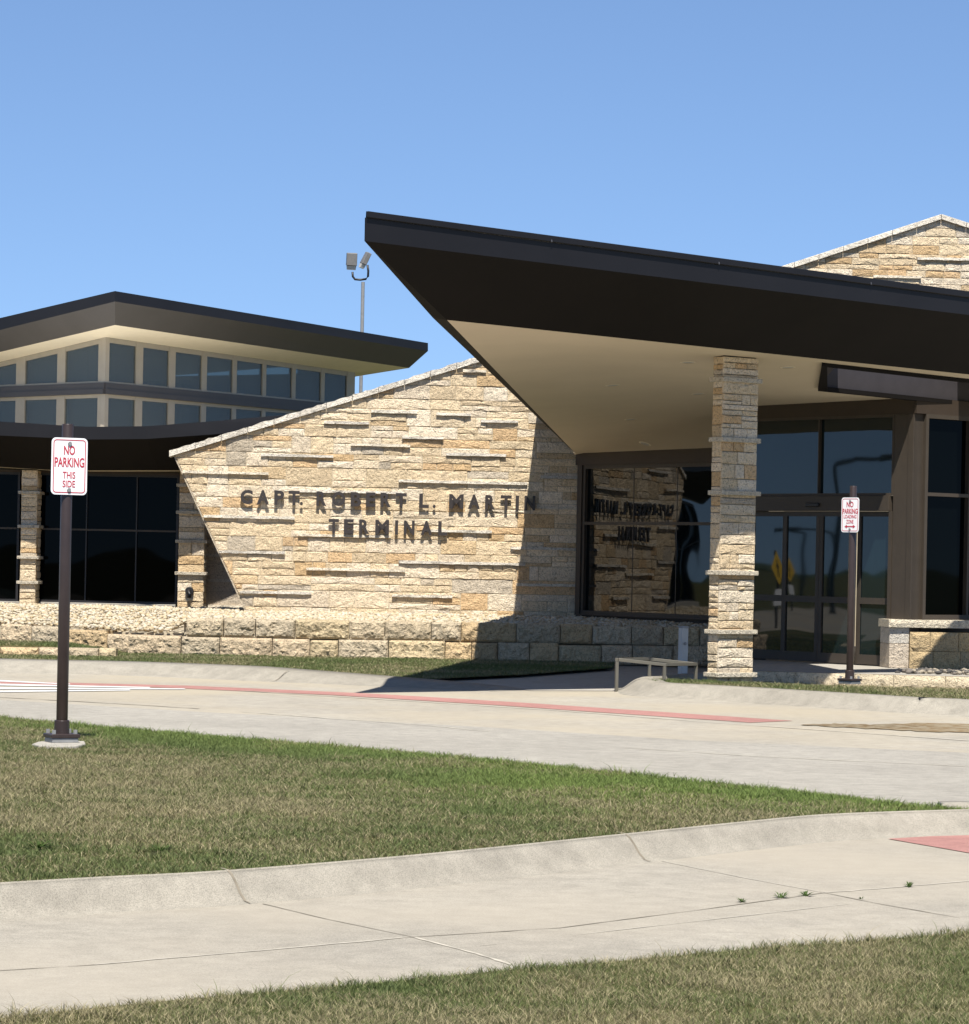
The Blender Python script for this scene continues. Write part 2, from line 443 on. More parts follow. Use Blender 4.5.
sheet('red_paving', [G0(*q) for q in ((888, 840), (930, 837.5), (985, 836), (985, 857), (940, 849))], .008, M['redpaint'])

# --- the road across: red stripe, hatch marks, lane slabs, dirt
sheet('road_lane', [G0(*q) for q in ((-60, 697), (0, 700), (200, 712), (480, 727), (700, 741), (969, 753), (1100, 760))] + [(10, 14), (4.6, 17), (3.0, 18.7)] + lawn_far[1:], .002, M['lane'])
strip('red_stripe', [G0(*q) for q in ((-60, 679), (0, 682.5), (180, 687), (350, 694.5), (500, 703.5), (640, 713), (772, 722))], .72, .004, M['redpaint'], .012)
def road_poly(name, pts, z, m): return sheet(name, [G0(*q) for q in pts], z, m)
for y0, y1, ye, xe in ((680.6, 682.0, 684.6, 70), (684.2, 686.0, 688.0, 150), (687.8, 689.8, 689.4, 185), (691.2, 692.8, 690.6, 130)):
    road_poly('crossing_mark', ((-60, y0 - 1.2), (0, y0), (xe, ye - .5), (xe, ye + .5), (0, y1), (-60, y1 - 1.2)), .007, M['whitepaint'])
strip('road_joint', [G0(*q) for q in ((0, 697.5), (110, 703.5), (200, 709))], .035, .0035, M['joint'], .02)
strip('road_joint', [G0(*q) for q in ((240, 712), (320, 718), (430, 726), (490, 732))], .04, .0045, M['joint_pale'], .02)
strip('road_joint', [G0(*q) for q in ((620, 748), (760, 757), (969, 767))], .03, .0045, M['joint_pale'], .015)
strip('road_joint', [G0(*q) for q in ((240, 691), (420, 702), (560, 711), (700, 722), (969, 741))], .035, .0065, M['joint_pale'], .02)
dp = [(800, 725.0), (835, 724.0), (870, 725.2), (915, 723.6), (990, 724.5), (990, 734.0), (930, 732), (880, 729.8), (830, 727)]
dp = [(a[0] + (b[0] - a[0])*t/7 + random.uniform(-1.5, 1.5), a[1] + (b[1] - a[1])*t/7 + random.uniform(-.45, .45)) for a, b in zip(dp, dp[1:] + dp[:1]) for t in range(7)]
road_poly('dirt_patch', dp, .0065, M['dirt'])

# --- far kerb on the left and its lawn
kl = catmull([(-14, 40.5), (-9, 39.9)] + [G0(*q) for q in ((0, 673), (120, 675.5), (272, 682))] + [(-1.0, 37.2), (.1, 36.5)], 6)
kerb('far_kerb', kl, .15, .55, 14)
crack_at(kl, nearest(kl, G0(274, 682)), .55)
FAR_L = offset_path(kl, .56)[:-7] + [tuple(G0(*q, .1)) for q in ((430, 675), (520, 671), (612, 664.5))] + [(2.1, 47.2), (-15, 47.2)]
sheet('lawn', FAR_L, .05, M['turf'])
# sidewalk in the canopy's shade
sheet('sidewalk', [G0(*q) for q in ((405, 678), (520, 672), (612, 666))] + [(2.2, 46.9), (5.0, 44), (3.5, 39.6), (1.9, 37.4), (.6, 36.9)], .006, M['walk'])
# --- right island
kr_g = [(2.75, 40.2), (1.95, 38.9), (1.68, 37.8)] + [G0(*q) for q in ((618, 692), (632, 696), (700, 700), (800, 706.5), (900, 713), (969, 717))] + [(7.6, 28.5)]
kr = catmull(kr_g, 6)
kr_in = kr[::-1]
def kerb_rev(name, path, h, wid): return kerb(name, path, h, wid)
kerb('island_kerb', kr, .16, .40)
RIGHT_L = [p for p in offset_path(kr, .41) if p[1] < 39.5][2:] + [(12, 33), (12, 39.1), (6, 40.3), (3.7, 40.75), (2.9, 40.2)]
def right_z(x, y):
    t = np.clip((y - (37.2 - .55*np.clip(x - 2.5, 0, 5)))/3.2, 0, 1); return .135 - .145*t*t*(3 - 2*t)
def tri_sheet(name, poly, zf, m, step=.4):
    xs = [p[0] for p in poly]; ys = [p[1] for p in poly]; pts = [Vector(p[:2]) for p in poly]; n = len(pts)
    gx = [Vector((x, y)) for x in np.arange(min(xs), max(xs), step) for y in np.arange(min(ys), max(ys), step)]
    r = delaunay_2d_cdt(pts + gx, [(i, (i + 1) % n) for i in range(n)], [], 1, 1e-5)
    mb = MB(); mb.v = [(v.x, v.y, float(zf(v.x, v.y))) for v in r[0]]; mb.c = [(1, 1, 1, 1)]*len(mb.v); mb.f = [tuple(f) for f in r[2]]
    return struct(mb.build(name, m, smooth=True, recalc=False))
tri_sheet('lawn', RIGHT_L, lambda x, y: right_z(x, y) - .005, M['turf'])
# entrance sidewalk
SWZ = .17
sheet('sidewalk', [(3.45, 40.72), (6.2, 40.2), (14, 38.7), (14, 60), (3.45, 60)], SWZ, M['walk'])

# ================================================================== SUN / SKY / CAMERA
SUN_L = Vector((-.045, 1.0, -1.75)).normalized()          # direction the light travels
w = bpy.data.worlds.new('World'); sc.world = w; w.use_nodes = True
nt = w.node_tree; bg = nt.nodes['Background']; sky = nt.nodes.new('ShaderNodeTexSky')
sky.sky_type = 'NISHITA'; sky.sun_disc = False
to_sun = -SUN_L
sky.sun_elevation = math.asin(to_sun.z); sky.sun_rotation = math.atan2(to_sun.x, to_sun.y)
sky.air_density = .8; sky.dust_density = 0; sky.ozone_density = 4.0; sky.altitude = 3000
bg.inputs['Strength'].default_value = .083
tcw = nt.nodes.new('ShaderNodeTexCoord'); mpw = nt.nodes.new('ShaderNodeMapping'); mpw.inputs['Scale'].default_value = (1, 1, .62); mpw.inputs['Location'].default_value = (0, 0, .055)
nt.links.new(tcw.outputs['Generated'], mpw.inputs['Vector']); nt.links.new(mpw.outputs['Vector'], sky.inputs['Vector'])
nt.links.new(sky.outputs['Color'], bg.inputs['Color'])
sl = bpy.data.lights.new('sun', 'SUN'); sl.energy = 5.0; sl.angle = math.radians(.53); sl.color = (1, .955, .88)
so = bpy.data.objects.new('sun', sl); COL.objects.link(so); so.rotation_euler = SUN_L.to_track_quat('-Z', 'Y').to_euler(); so.location = (0, -20, 60)
cam = bpy.data.cameras.new('camera'); co = bpy.data.objects.new('camera', cam); COL.objects.link(co); sc.camera = co
cam.sensor_fit = 'VERTICAL'; cam.sensor_height = 36; cam.sensor_width = 36*969/1024; cam.lens = F/1024*36
cam.shift_y = (CY - 512)/1024; cam.clip_start = .5; cam.clip_end = 3000
co.matrix_world = Matrix(((CR, -SR, 0, 0), (0, 0, -1, 0), (SR, CR, 0, EYE), (0, 0, 0, 1)))
sc.view_settings.view_transform = 'Standard'; sc.view_settings.look = 'None'; sc.view_settings.exposure = .78; sc.view_settings.gamma = 1
sc.view_settings.use_curve_mapping = False

# ================================================================== MAIN STONE WING WALL
MW = Wall((-1, 51), 4)
sz = lambda x, y: MW.sz(x, y)
wing = empty('stone_wing_wall', 'sunlit cream limestone wall with sloping top and slanted left end carrying the lettering', 'wall')
bl = (sz(249, 616)[0], .45); br = (sz(580, 616)[0], .45)
tl, apex = sz(175, 455), sz(470, 365)
sl_ = (apex[1] - tl[1])/(apex[0] - tl[0])
tr = (br[0], tl[1] + sl_*(br[0] - tl[0]))
# carry the slanted left edge down to z = .45
bl2 = sz(247, 612); k = (bl2[0] - tl[0])/(bl2[1] - tl[1]); bl = (tl[0] + k*(.45 - tl[1]), .45)
OUT = [bl, br, tr, tl]
mb = MB(); slab(mb, MW, OUT, -.5, 0); mb.build('wall_core', M['mortar'], wing)
mb = MB(); stone_face(mb, MW, OUT, 0)
mb.build('stone_facing', M['stone'], wing)
# the facing of the slanted left end
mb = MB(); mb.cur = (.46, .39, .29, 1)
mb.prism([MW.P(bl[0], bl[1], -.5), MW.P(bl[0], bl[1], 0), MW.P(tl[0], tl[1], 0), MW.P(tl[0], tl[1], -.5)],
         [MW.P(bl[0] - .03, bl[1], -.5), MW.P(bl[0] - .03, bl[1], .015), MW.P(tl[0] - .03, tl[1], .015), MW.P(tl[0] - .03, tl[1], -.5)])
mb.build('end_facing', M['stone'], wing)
# coping along the slope, in lengths
mb = MB(); n = 16; a0, a1 = tl[0] - .10, tr[0]
for i in range(n):
    s0, s1 = a0 + (a1 - a0)*i/n + .004, a0 + (a1 - a0)*(i + 1)/n - .004
    z0, z1 = tl[1] + sl_*(s0 - tl[0]), tl[1] + sl_*(s1 - tl[0]); g = random.uniform(.9, 1.05); mb.cur = (.68*g, .62*g, .52*g, 1)
    m_ = 6; rows = []
    for q in range(m_ + 1):
        t = q/m_; a = s0 + (s1 - s0)*t; z = z0 + (z1 - z0)*t; j = lambda s: random.uniform(-s, s)
        rows.append([mb.vert(MW.P(a, z + .002, -.56)), mb.vert(MW.P(a, z + .002, .07 + j(.01))), mb.vert(MW.P(a, z + .10 + j(.012), .06 + j(.012))), mb.vert(MW.P(a, z + .105, -.56))])
    for q in range(m_):
        for kk in range(4): mb.f.append((rows[q][kk], rows[q][(kk + 1) % 4], rows[q + 1][(kk + 1) % 4], rows[q + 1][kk]))
    mb.f.append(tuple(rows[0])); mb.f.append(tuple(reversed(rows[-1])))
mb.build('coping', M['cap'], wing)
LEDGES = [((205, 236), (368, 241)), ((347, 163), (448, 166)), ((453, 137), (556, 143)), ((600, 144), (678, 147)), ((700, 160), (784, 163)),
          ((523, 196), (616, 200)), ((407, 213), (541, 217)), ((622, 234), (757, 239)), ((515, 294), (805, 303)), ((292, 318), (525, 322)),
          ((76, 375), (281, 379)), ((28, 275), (222, 279)), ((110, 454), (259, 458)), ((157, 545), (318, 549)), ((307, 493), (530, 498)),
          ((288, 417), (497, 421)), ((580, 407), (725, 411)), ((515, 477), (800, 484)), ((767, 447), (923, 449)), ((780, 529), (923, 532)), ((500, 553), (636, 557)),
          ((815, 356), (923, 357)), ((835, 287), (924, 288)), ((660, 46), (712, 50))]
for (x0, y0), (x1, y1) in LEDGES:
    p0 = sz(170 + x0/2.2535, 350 + y0/2.2535); p1 = sz(170 + x1/2.2535, 350 + y1/2.2535)
    ledge(MW, p0[0], p1[0], (p0[1] + p1[1])/2 - .02, wing)

# ------------------------------------------------------------------ lettering
def text_mesh(body, weight=.02, ext=.5):
    cu = bpy.data.curves.new('text', 'FONT'); cu.body = body; cu.offset = weight; cu.extrude = ext; cu.resolution_u = 4
    ob = bpy.data.objects.new('text', cu); COL.objects.link(ob)
    bpy.context.view_layer.update(); dg = bpy.context.evaluated_depsgraph_get()
    me = bpy.data.meshes.new_from_object(ob.evaluated_get(dg)); bpy.data.objects.remove(ob); bpy.data.curves.remove(cu)
    return me
def place_text(body, w, a0, a1, z0, z1, o0, o1, name, m, parent, weight=.03):
    me = text_mesh(body, weight); n = len(me.vertices); a = np.empty(n*3); me.vertices.foreach_get('co', a); a = a.reshape(-1, 3)
    lo, hi = a.min(0), a.max(0); r = (a - lo)/np.maximum(hi - lo, 1e-6)
    pts = [w.P(a0 + (a1 - a0)*q[0], z0 + (z1 - z0)*q[1], o0 + (o1 - o0)*q[2]) for q in r]
    me.vertices.foreach_set('co', np.array([c for p in pts for c in p]))
    me.materials.clear(); me.materials.append(m); me.update()
    me.name = name; o = bpy.data.objects.new(name, me); COL.objects.link(o); o.parent = parent; return o
sign = empty('wall_lettering', 'dark metal letters spelling CAPT. ROBERT L. MARTIN TERMINAL mounted on the limestone wall', 'lettering')
Z = 5.3833
ROW1 = [('C', 110, 176, 0), ('A', 198, 264, 0), ('P', 292, 345, 0), ('T', 368, 428, 0), ('.', 430, 446, 0), ('R', 518, 573, 0), ('O', 602, 674, 0), ('B', 703, 760, 0), ('E', 785, 837, 0), ('R', 863, 920, 0),
        ('T', 84, 142, 1), ('L', 210, 262, 1), ('.', 283, 299, 1), ('M', 371, 448, 1), ('A', 473, 537, 1), ('R', 565, 618, 1), ('T', 648, 706, 1), ('I', 729, 746, 1), ('N', 776, 834, 1)]
ROW2 = [('T', 587, 642, 0), ('E', 669, 722, 0), ('R', 751, 806, 0), ('M', 838, 912, 0), ('I', 83, 99, 1), ('N', 130, 188, 1), ('A', 221, 283, 1), ('L', 315, 364, 1)]
for row, (ya, yb) in ((ROW1, (489.6, 496.2)), (ROW2, (518.6, 521.6))):
    xa = 220 + row[0][1]/Z; xb = 380 + row[-1][2]/Z
    zt = (sz(xa, ya)[1] + sz(xb, yb)[1])/2; zb = zt - .245
    for ch, x0, x1, k in row:
        X0, X1 = (220, 380)[k] + x0/Z, (220, 380)[k] + x1/Z
        s0, s1 = sz(X0, 500)[0], sz(X1, 500)[0]
        place_text(ch, MW, s0, s1, zb, zt if ch != '.' else zb + .06, .065, .095, 'letter', M['letter'], sign, .042 if ch != '.' else .0)

# ================================================================== LEFT WING OF THE TERMINAL
LWY = 53.4
LW = Wall((0, LWY), 0); PF = Wall((0, 52.9), 0)
lwing = empty('terminal_building', 'low terminal wing with dark windows under a black eave and a raised clerestory roof', 'building')
zs = LW.sz(100, 603)[1]; ztop = LW.sz(100, 474)[1]
GZ = .62
def pane_box(w, a0, a1, z0, z1, o, name, m, parent):
    mb = MB(); mb.box(w, a0, a1, z0, z1, o - .012, o); return mb.build(name, m, parent)
def window(w, a0, a1, z0, z1, parent, xs=(), zs_=(), fm=None, gm=None, t=.05, depth=.10, name='window', pane='pane', back=.05, mt=None):
    """frame mesh (rails, stiles, mullions butted) with one pane behind"""
    fm = fm or M['frame']; gm = gm or M['glass']; mt = mt or t; mb = MB()
    mb.box(w, a0, a1, z0, z0 + t, -depth/2, depth/2); mb.box(w, a0, a1, z1 - t, z1, -depth/2, depth/2)
    mb.box(w, a0, a0 + t, z0 + t, z1 - t, -depth/2, depth/2); mb.box(w, a1 - t, a1, z0 + t, z1 - t, -depth/2, depth/2)
    cuts = [z0 + t] + [q for z in zs_ for q in (z - mt/2, z + mt/2)] + [z1 - t]
    for z in zs_: mb.box(w, a0 + t, a1 - t, z - mt/2, z + mt/2, -depth/2 + .003, depth/2 - .003)
    for x in xs:
        for k in range(0, len(cuts), 2): mb.box(w, x - mt/2, x + mt/2, cuts[k], cuts[k + 1], -depth/2 + .006, depth/2 - .006)
    f = mb.build(name, fm, parent)
    pane_box(w, a0 + t*.5, a1 - t*.5, z0 + t*.5, z1 - t*.5, -back + .02, pane, gm, f)
    return f
sx = lambda x: LW.sz(x, 560)[0]
zm = LW.sz(100, 530)[1]
window(LW, sx(-640), sx(-180), zs, ztop, lwing, xs=tuple(sx(v) for v in (-580, -520, -460, -400, -340, -280, -230)), zs_=(zm,), gm=M['glass_left'], t=.04, mt=.022, fm=M['black'])
window(LW, sx(-160), sx(19), zs, ztop, lwing, xs=(sx(-110), sx(-60), sx(-20)), zs_=(zm,), gm=M['glass_left'], t=.04, mt=.022, fm=M['black'])
window(LW, sx(37), sx(178), zs, ztop, lwing, xs=(sx(86), sx(136)), zs_=(zm,), gm=M['glass_left'], t=.04, mt=.022, fm=M['black'])
for x0, x1 in ((-160, 19), (37, 178)):
    mb = MB(); mb.box(LW, sx(x0) + .05, sx(x1) - .05, zm - .016, zm + .016, .052, .066); mb.build('transom', M['frame'], lwing)
# piers
def stone_pier(w, a0, a1, z0, z1, depth, parent, name, ledges, unit=.8, top_ledge=.05):
    mb = MB(); mb.box(w, a0 + .045, a1 - .045, z0, z1, -depth + .03, -.045)
    core = mb.build(name, M['mortar'], parent)
    mb = MB(); stone_face(mb, w, [(a0, z0), (a1, z0), (a1, z1), (a0, z1)], -.02, unit)
    q = w.P(a1, 0, 0); wr = Wall((0, 0), 0); wr.p = Vector((q.x, q.y, 0)); wr.d = -w.n; wr.n = w.d.copy()
    stone_face(mb, wr, [(0.02, z0), (depth, z0), (depth, z1), (0.02, z1)], -.02, unit)
    q = w.P(a0, 0, -depth); wl = Wall((0, 0), 0); wl.p = Vector((q.x, q.y, 0)); wl.d = w.n.copy(); wl.n = -w.d
    stone_face(mb, wl, [(0, z0), (depth - .02, z0), (depth - .02, z1), (0, z1)], -.02, unit)
    mb.build('stone_facing', M['stone'], core)
    for z in ledges:
        m2 = MB(); m2.cur = (.52, .46, .36, 1); m2.box(w, a0 - top_ledge, a1 + top_ledge, z, z + .055, -depth, top_ledge)
        m2.build('stone_ledge', M['cap'], core, bevel=.006)
    return core
s0, s1 = PF.sz(178, 560)[0], PF.sz(204, 560)[0]
led = [PF.sz(190, y)[1] for y in (487, 514, 543, 575)]
stone_pier(PF, s0, s1, GZ - .1, PF.sz(190, 470)[1], .6, lwing, 'stone_pier', led)
s0, s1 = PF.sz(20, 560)[0], PF.sz(36, 560)[0]
stone_pier(PF, s0, s1, GZ - .05, PF.sz(28, 470)[1], .6, lwing, 'stone_pier', [PF.sz(28, y)[1] for y in (494, 528, 559, 584)])
s0, s1 = PF.sz(-180, 560)[0], PF.sz(-162, 560)[0]
stone_pier(PF, s0, s1, GZ - .05, PF.sz(28, 470)[1], .6, lwing, 'stone_pier', [PF.sz(28, y)[1] for y in (494, 528, 559, 584)])
# recess wall right of pier, of large smooth blocks
RW = Wall((0, 53.5), 0); mb = MB(); a0, a1 = RW.sz(203, 560)[0], RW.sz(330, 560)[0]; z = GZ - .1
for kk, h in enumerate((.42, .5, .45, .5, .5, .5)):
    a = a0
    while a < a1 - .01:
        wd = min(random.uniform(.9, 1.3), a1 - a); g = random.uniform(.92, 1.05); mb.cur = (.56*g, .47*g, .36*g, 1)
        mb.box(RW, a + .004, a + wd - .004, z + .004, z + h - .004, -.3, random.uniform(0, .012)); a += wd
    z += h
mb.build('recess_wall', M['block'], lwing)
for y in (557, 582, 608):
    zz = RW.sz(225, y)[1]; ledge(RW, a0, a1, zz, lwing, .05, .05)
# back wall closing the wing
mb = MB(); mb.box(RW, -20, a1 + 3, GZ - .3, 3.6, -8, -.35); mb.build('rear_wall', M['mortar'], lwing)
# sill slab
mb = MB(); mb.box(LW, sx(-640), sx(177), GZ - .05, zs, -.1, .12); mb.build('sill', M['walk'], lwing, bevel=.01)
# eave: vertical band, raked underside, soffit
def eave(pt_top, pt_mid, pt_low, pt_back, parent, mat_band, mat_rake, mat_soffit, nm):
    for name, A, B, m in (('fascia', pt_top, pt_mid, mat_band), ('raked_fascia', pt_mid, pt_low, mat_rake), ('soffit', pt_low, pt_back, mat_soffit)):
        mb = MB()
        for i in range(len(A) - 1): mb.face([A[i], A[i + 1], B[i + 1], B[i]])
        mb.build(name, m, parent, recalc=False)
px_t = [(-640, 400), (-120, 413.5), (0, 421.5), (86, 426.8), (146, 426.2), (210, 421.5), (330, 411)]
px_m = [(-640, 415), (-120, 428), (0, 435.5), (86, 439.5), (146, 439), (212, 434.5), (335, 424)]
px_l = [(-640, 452), (-120, 460), (0, 467), (60, 470.5), (159, 470.3), (215, 470.3), (340, 470)]
Yt = [52.2, 52.0, 51.9, 51.75, 51.62, 51.8, 52.2]
T_ = [at_y(*q, y) for q, y in zip(px_t, Yt)]; M_ = [at_y(*q, y) for q, y in zip(px_m, Yt)]
L_ = [at_y(*q, y + .85) for q, y in zip(px_l, Yt)]; B_ = [Vector((p.x, 54.2, p.z + .01)) for p in L_]
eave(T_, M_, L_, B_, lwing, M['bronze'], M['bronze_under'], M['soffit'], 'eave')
mb = MB()
for i in range(len(T_) - 1):
    a, b = T_[i], T_[i + 1]; mb.face([a, b, Vector((b.x, 59.5, b.z - .25)), Vector((a.x, 59.5, a.z - .25))])
mb.build('low_roof', M['membrane'], lwing, recalc=False)
mb = MB()
for i in range(len(L_) - 1):
    a, b = L_[i], L_[i + 1]; mb.prism([a, b, b + Vector((0, .06, 0)), a + Vector((0, .06, 0))], [p + Vector((0, -.02, .035)) for p in (a, b, b + Vector((0, .06, 0)), a + Vector((0, .06, 0)))])
mb.build('drip_edge', M['beige'], lwing)
mb = MB(); mb.box(LW, sx(-640), sx(178), ztop, L_[3].z + .02, -.08, .06); mb.build('window_head', M['frame_dark'], lwing)
# ------------------------------------------------------------------ clerestory
c0 = at_y(105, 383, 60)
CRW = Wall(c0, 57); CLW = Wall(c0, -43)
cl = lwing
zb0, zb1 = CRW.sz(105, 394)[1], CRW.sz(105, 382.5)[1]
zlow = zb0 - 1.6
ztc = CRW.sz(105, 337)[1]
aR = CRW.sz(355, 380)[0]; ztR = CRW.sz(355, 372.5)[1]
aL = CLW.sz(-120, 380)[0]; ztL = CLW.sz(0, 362)[1]; aL0 = CLW.sz(0, 362)[0]
topR = lambda a: ztc + (ztR - ztc)*a/aR
topL = lambda a: ztc + (ztL - ztc)*a/aL0
def clere(w, spans, a_end, top, mname):
    """wall of beige frames with panes set back; spans = pane limits along the wall"""
    lo, hi = min(0, a_end), max(0, a_end); e = .06
    edges = sorted([lo] + [v for s in spans for v in s] + [hi])
    def bar(name, x0, x1, za0, za1, zb0_, zb1_, o0, o1, par, m):
        mb = MB(); mb.box8([w.P(x0, za0, o0), w.P(x1, za1, o0), w.P(x1, za1, o1), w.P(x0, za0, o1), w.P(x0, zb0_, o0), w.P(x1, zb1_, o0), w.P(x1, zb1_, o1), w.P(x0, zb0_, o1)])
        return mb.build(name, m, par)
    for k in range(0, len(edges), 2):
        x0, x1 = edges[k], edges[k + 1]
        bar('stile', x0, x1, zlow, zlow, top(x0), top(x1), -.10, 0, cl, M['beige'])
    for x0, x1 in spans:
        t0, t1 = top(x0), top(x1); hd = .10
        f = bar('clerestory_window', x0, x1, t0 - hd, t1 - hd, t0, t1, -.10, -.008, cl, M['beige'])
        bar('sill', x0, x1, zb1, zb1, zb1 + .035, zb1 + .035, -.10, -.008, f, M['beige'])
        bar('pane', x0, x1, zb1, zb1, t0 - .02, t1 - .02, -.12, -.03, f, M['glass_high'])
        f = bar('clerestory_window', x0, x1, zb0 - .07, zb0 - .07, zb0, zb0, -.10, -.008, cl, M['beige'])
        bar('pane', x0, x1, zlow, zlow, zb0 - .02, zb0 - .02, -.12, -.03, f, M['glass_high'])
SR_ = []
for x0, x1 in ((111, 133.5), (145, 166.5), (177.5, 199.5), (209, 230.5), (239, 260.5), (268.5, 290), (298, 319), (327, 345)):
    SR_.append((CRW.sz(x0 - 2, 370)[0], CRW.sz(x1 + 2.5, 370)[0]))
clere(CRW, SR_, aR, topR, 'right')
SL_ = [(CLW.sz(x0, 375)[0], CLW.sz(x1, 375)[0]) for x0, x1 in ((65, 98), (25, 57), (-15, 16), (-55, -27), (-96, -68))]
clere(CLW, SL_, aL, topL, 'left')
for w_, a0, a1, nm in ((CRW, -.02, aR, 1), (CLW, aL, .02, 2)):
    mb = MB(); mb.box(w_, a0, a1, zb0, zb0 + (zb1 - zb0)*.45, -.1, .075); mb.box(w_, a0, a1, zb0 + (zb1 - zb0)*.45, zb1 - .002, -.1, .05); mb.build('spandrel_band', M['roofmetal'], cl)
# room behind the glass: far wall with a sill, floor, ceiling beam
mb = MB(); mb.box(CRW, .4, aR*.62, zlow, zb1 + .25, -5.2, -5.0); mb.box(CRW, .4, aR*.62, zb1 + .25, ztc + .2, -5.2, -5.05); mb.build('inner_wall', M['inner'], cl)
mb = MB()
for a in (aR*.70, aR*.80, aR*.90): mb.box(CRW, a, a + .25, zlow, ztR + .1, -5.2, -5.0)
mb.box(CRW, aR*.62, aR*.98, zlow, zb1 + .10, -5.2, -5.0); mb.box(CRW, aR*.62, aR*.98, ztR - .25, ztR + .35, -5.2, -5.02); mb.build('inner_frame', M['inner'], cl)
mb = MB(); mb.box(CLW, aL, -4.5, zlow, ztL, -6.2, -6.0); mb.build('inner_wall', M['inner'], cl)
# roof of the clerestory
kc = Wall(at_y(115, 291, 58.4), 57); kd = Wall(at_y(115, 291, 58.4), -43)
Kt = [kd.hit(-140, 352), kd.hit(0, 318), at_y(115, 291, 58.4), kc.hit(428, 343)]
Km = [kd.hit(-140, 364), kd.hit(0, 330), kd.hit(115, 301.5), kc.hit(428, 351)]
kci, kdi = kc.off(-.35), kd.off(-.35)
low_c = at_y(115, 325, 58.9)
Kl = [kdi.hit(-140, 388), kdi.hit(0, 352), low_c, kci.hit(409, 368)]
Kb = [CLW.P(aL, topL(aL), .0), CLW.P(aL0, topL(aL0), .0), CRW.P(0, ztc, 0), CRW.P(aR, ztR, 0)]
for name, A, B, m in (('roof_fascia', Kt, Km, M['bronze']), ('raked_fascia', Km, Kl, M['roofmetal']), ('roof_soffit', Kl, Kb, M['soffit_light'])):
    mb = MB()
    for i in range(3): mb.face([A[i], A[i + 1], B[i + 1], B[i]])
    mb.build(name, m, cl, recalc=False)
e1 = Vector((-3.5, 9, .0)); mb = MB()
end_t, end_m, end_l = Kt[3], Km[3], Kl[3]
mb.face([end_t, end_t + e1, end_m + e1, end_m]); mb.face([end_m, end_m + e1, end_l + e1, end_l]); mb.build('end_fascia', M['roofmetal'], cl, recalc=False)
mb = MB(); mb.face([Kt[0], Kt[1], Kt[2], Kt[3], Kt[3] + e1, Kt[0] + Vector((2, 12, 0))]); mb.build('upper_roof', M['roofmetal'], cl, recalc=False)
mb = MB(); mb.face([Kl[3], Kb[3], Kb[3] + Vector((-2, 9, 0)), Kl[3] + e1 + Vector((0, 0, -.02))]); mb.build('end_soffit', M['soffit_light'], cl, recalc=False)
tip = Wall(CRW.P(aR, 0)[:2], 147); 
mb = MB(); mb.box8([CRW.P(aR - .02, zlow, -.1), CRW.P(aR - .02, zlow, 0), CRW.P(aR - .06, zlow, -6), CRW.P(aR - .2, zlow, -6)] + [CRW.P(aR - .02, ztR - .01, -.1), CRW.P(aR - .02, ztR - .01, 0), CRW.P(aR - .06, ztR - .01, -6), CRW.P(aR - .2, ztR - .01, -6)])
mb.build('clerestory_end_wall', M['beige'], cl)
# wall outlet on the pier
ou = empty('wall_outlet', 'small round black pipe outlet on the stone pier left of the lettered wall', 'outlet')
c = PF.hit(189.5, 591, .02)
mb = MB(); mb.tube([c + Vector((0, .06, 0)), c + Vector((0, -.05, 0))], .075, 20); mb.build('flange', M['black'], ou, bevel=.008)
mb = MB(); mb.tube([c + Vector((0, -.05, 0)), c + Vector((0, -.10, -.01)), c + Vector((.01, -.13, -.06)), c + Vector((.01, -.135, -.12))], .035, 14); mb.build('spout', M['black'], ou, smooth=True)

# ================================================================== ENTRANCE: window wall, door wall, right facade
C = MW.hit(578, 455)
WW = Wall(C[:2], -52.5)
D0 = at_z(888, 667, SWZ); DW = Wall(D0[:2], -50)
ent = empty('entrance_building', 'entrance block with bronze framed glazing and sliding doors under the canopy', 'building')
wa0 = WW.sz(580, 560)[0]; wa1 = WW.sz(747, 560)[0]
wzs, wzt = WW.sz(600, 614.5)[1], WW.sz(600, 465)[1]; wzm = WW.sz(640, 523.5)[1]
beam_z = WW.sz(600, 454)[1]
f = window(WW, wa0 + .10, wa1, wzs, wzt, ent, xs=(), zs_=(wzm,), t=.06, mt=.05, gm=M['glass'], back=.03)
mb = MB(); mb.box(WW, wa0 - .05, wa1, wzt, beam_z + .25, -.25, .10); mb.build('window_head', M['frame_dark'], ent)
mb = MB(); mb.box(WW, wa0 - .02, wa0 + .10, wzs, wzt, -.2, .08); mb.build('window_jamb', M['frame'], ent)
mb = MB(); mb.box(WW, wa0 - .2, wa1, .1, wzs - .02, -.3, .0); mb.box(WW, wa0 - .02, wa1, wzs - .02, wzs, -.3, .09); mb.build('window_sill', M['frame'], ent)
for x in (632.5, 676):
    a = WW.sz(x, 540)[0]; mb = MB(); mb.box(WW, a - .008, a + .008, wzs + .06, wzm - .025, -.012, -.006); mb.box(WW, a - .008, a + .008, wzm + .025, wzt - .06, -.012, -.006); mb.build('glazing_joint', M['black'], f)
# return wall between window wall and door wall (edge on from the road)
E_, G_ = WW.P(wa1, 0), DW.P(DW.sz(748, 560)[0], 0)
mb = MB(); mb.prism([(E_.x, E_.y, 0), (G_.x, G_.y, 0), (G_.x + .3, G_.y, 0), (E_.x + .3, E_.y, 0)], [(E_.x, E_.y, 4.3), (G_.x, G_.y, 4.3), (G_.x + .3, G_.y, 4.3), (E_.x + .3, E_.y, 4.3)])
mb.build('return_wall', M['frame_dark'], ent)
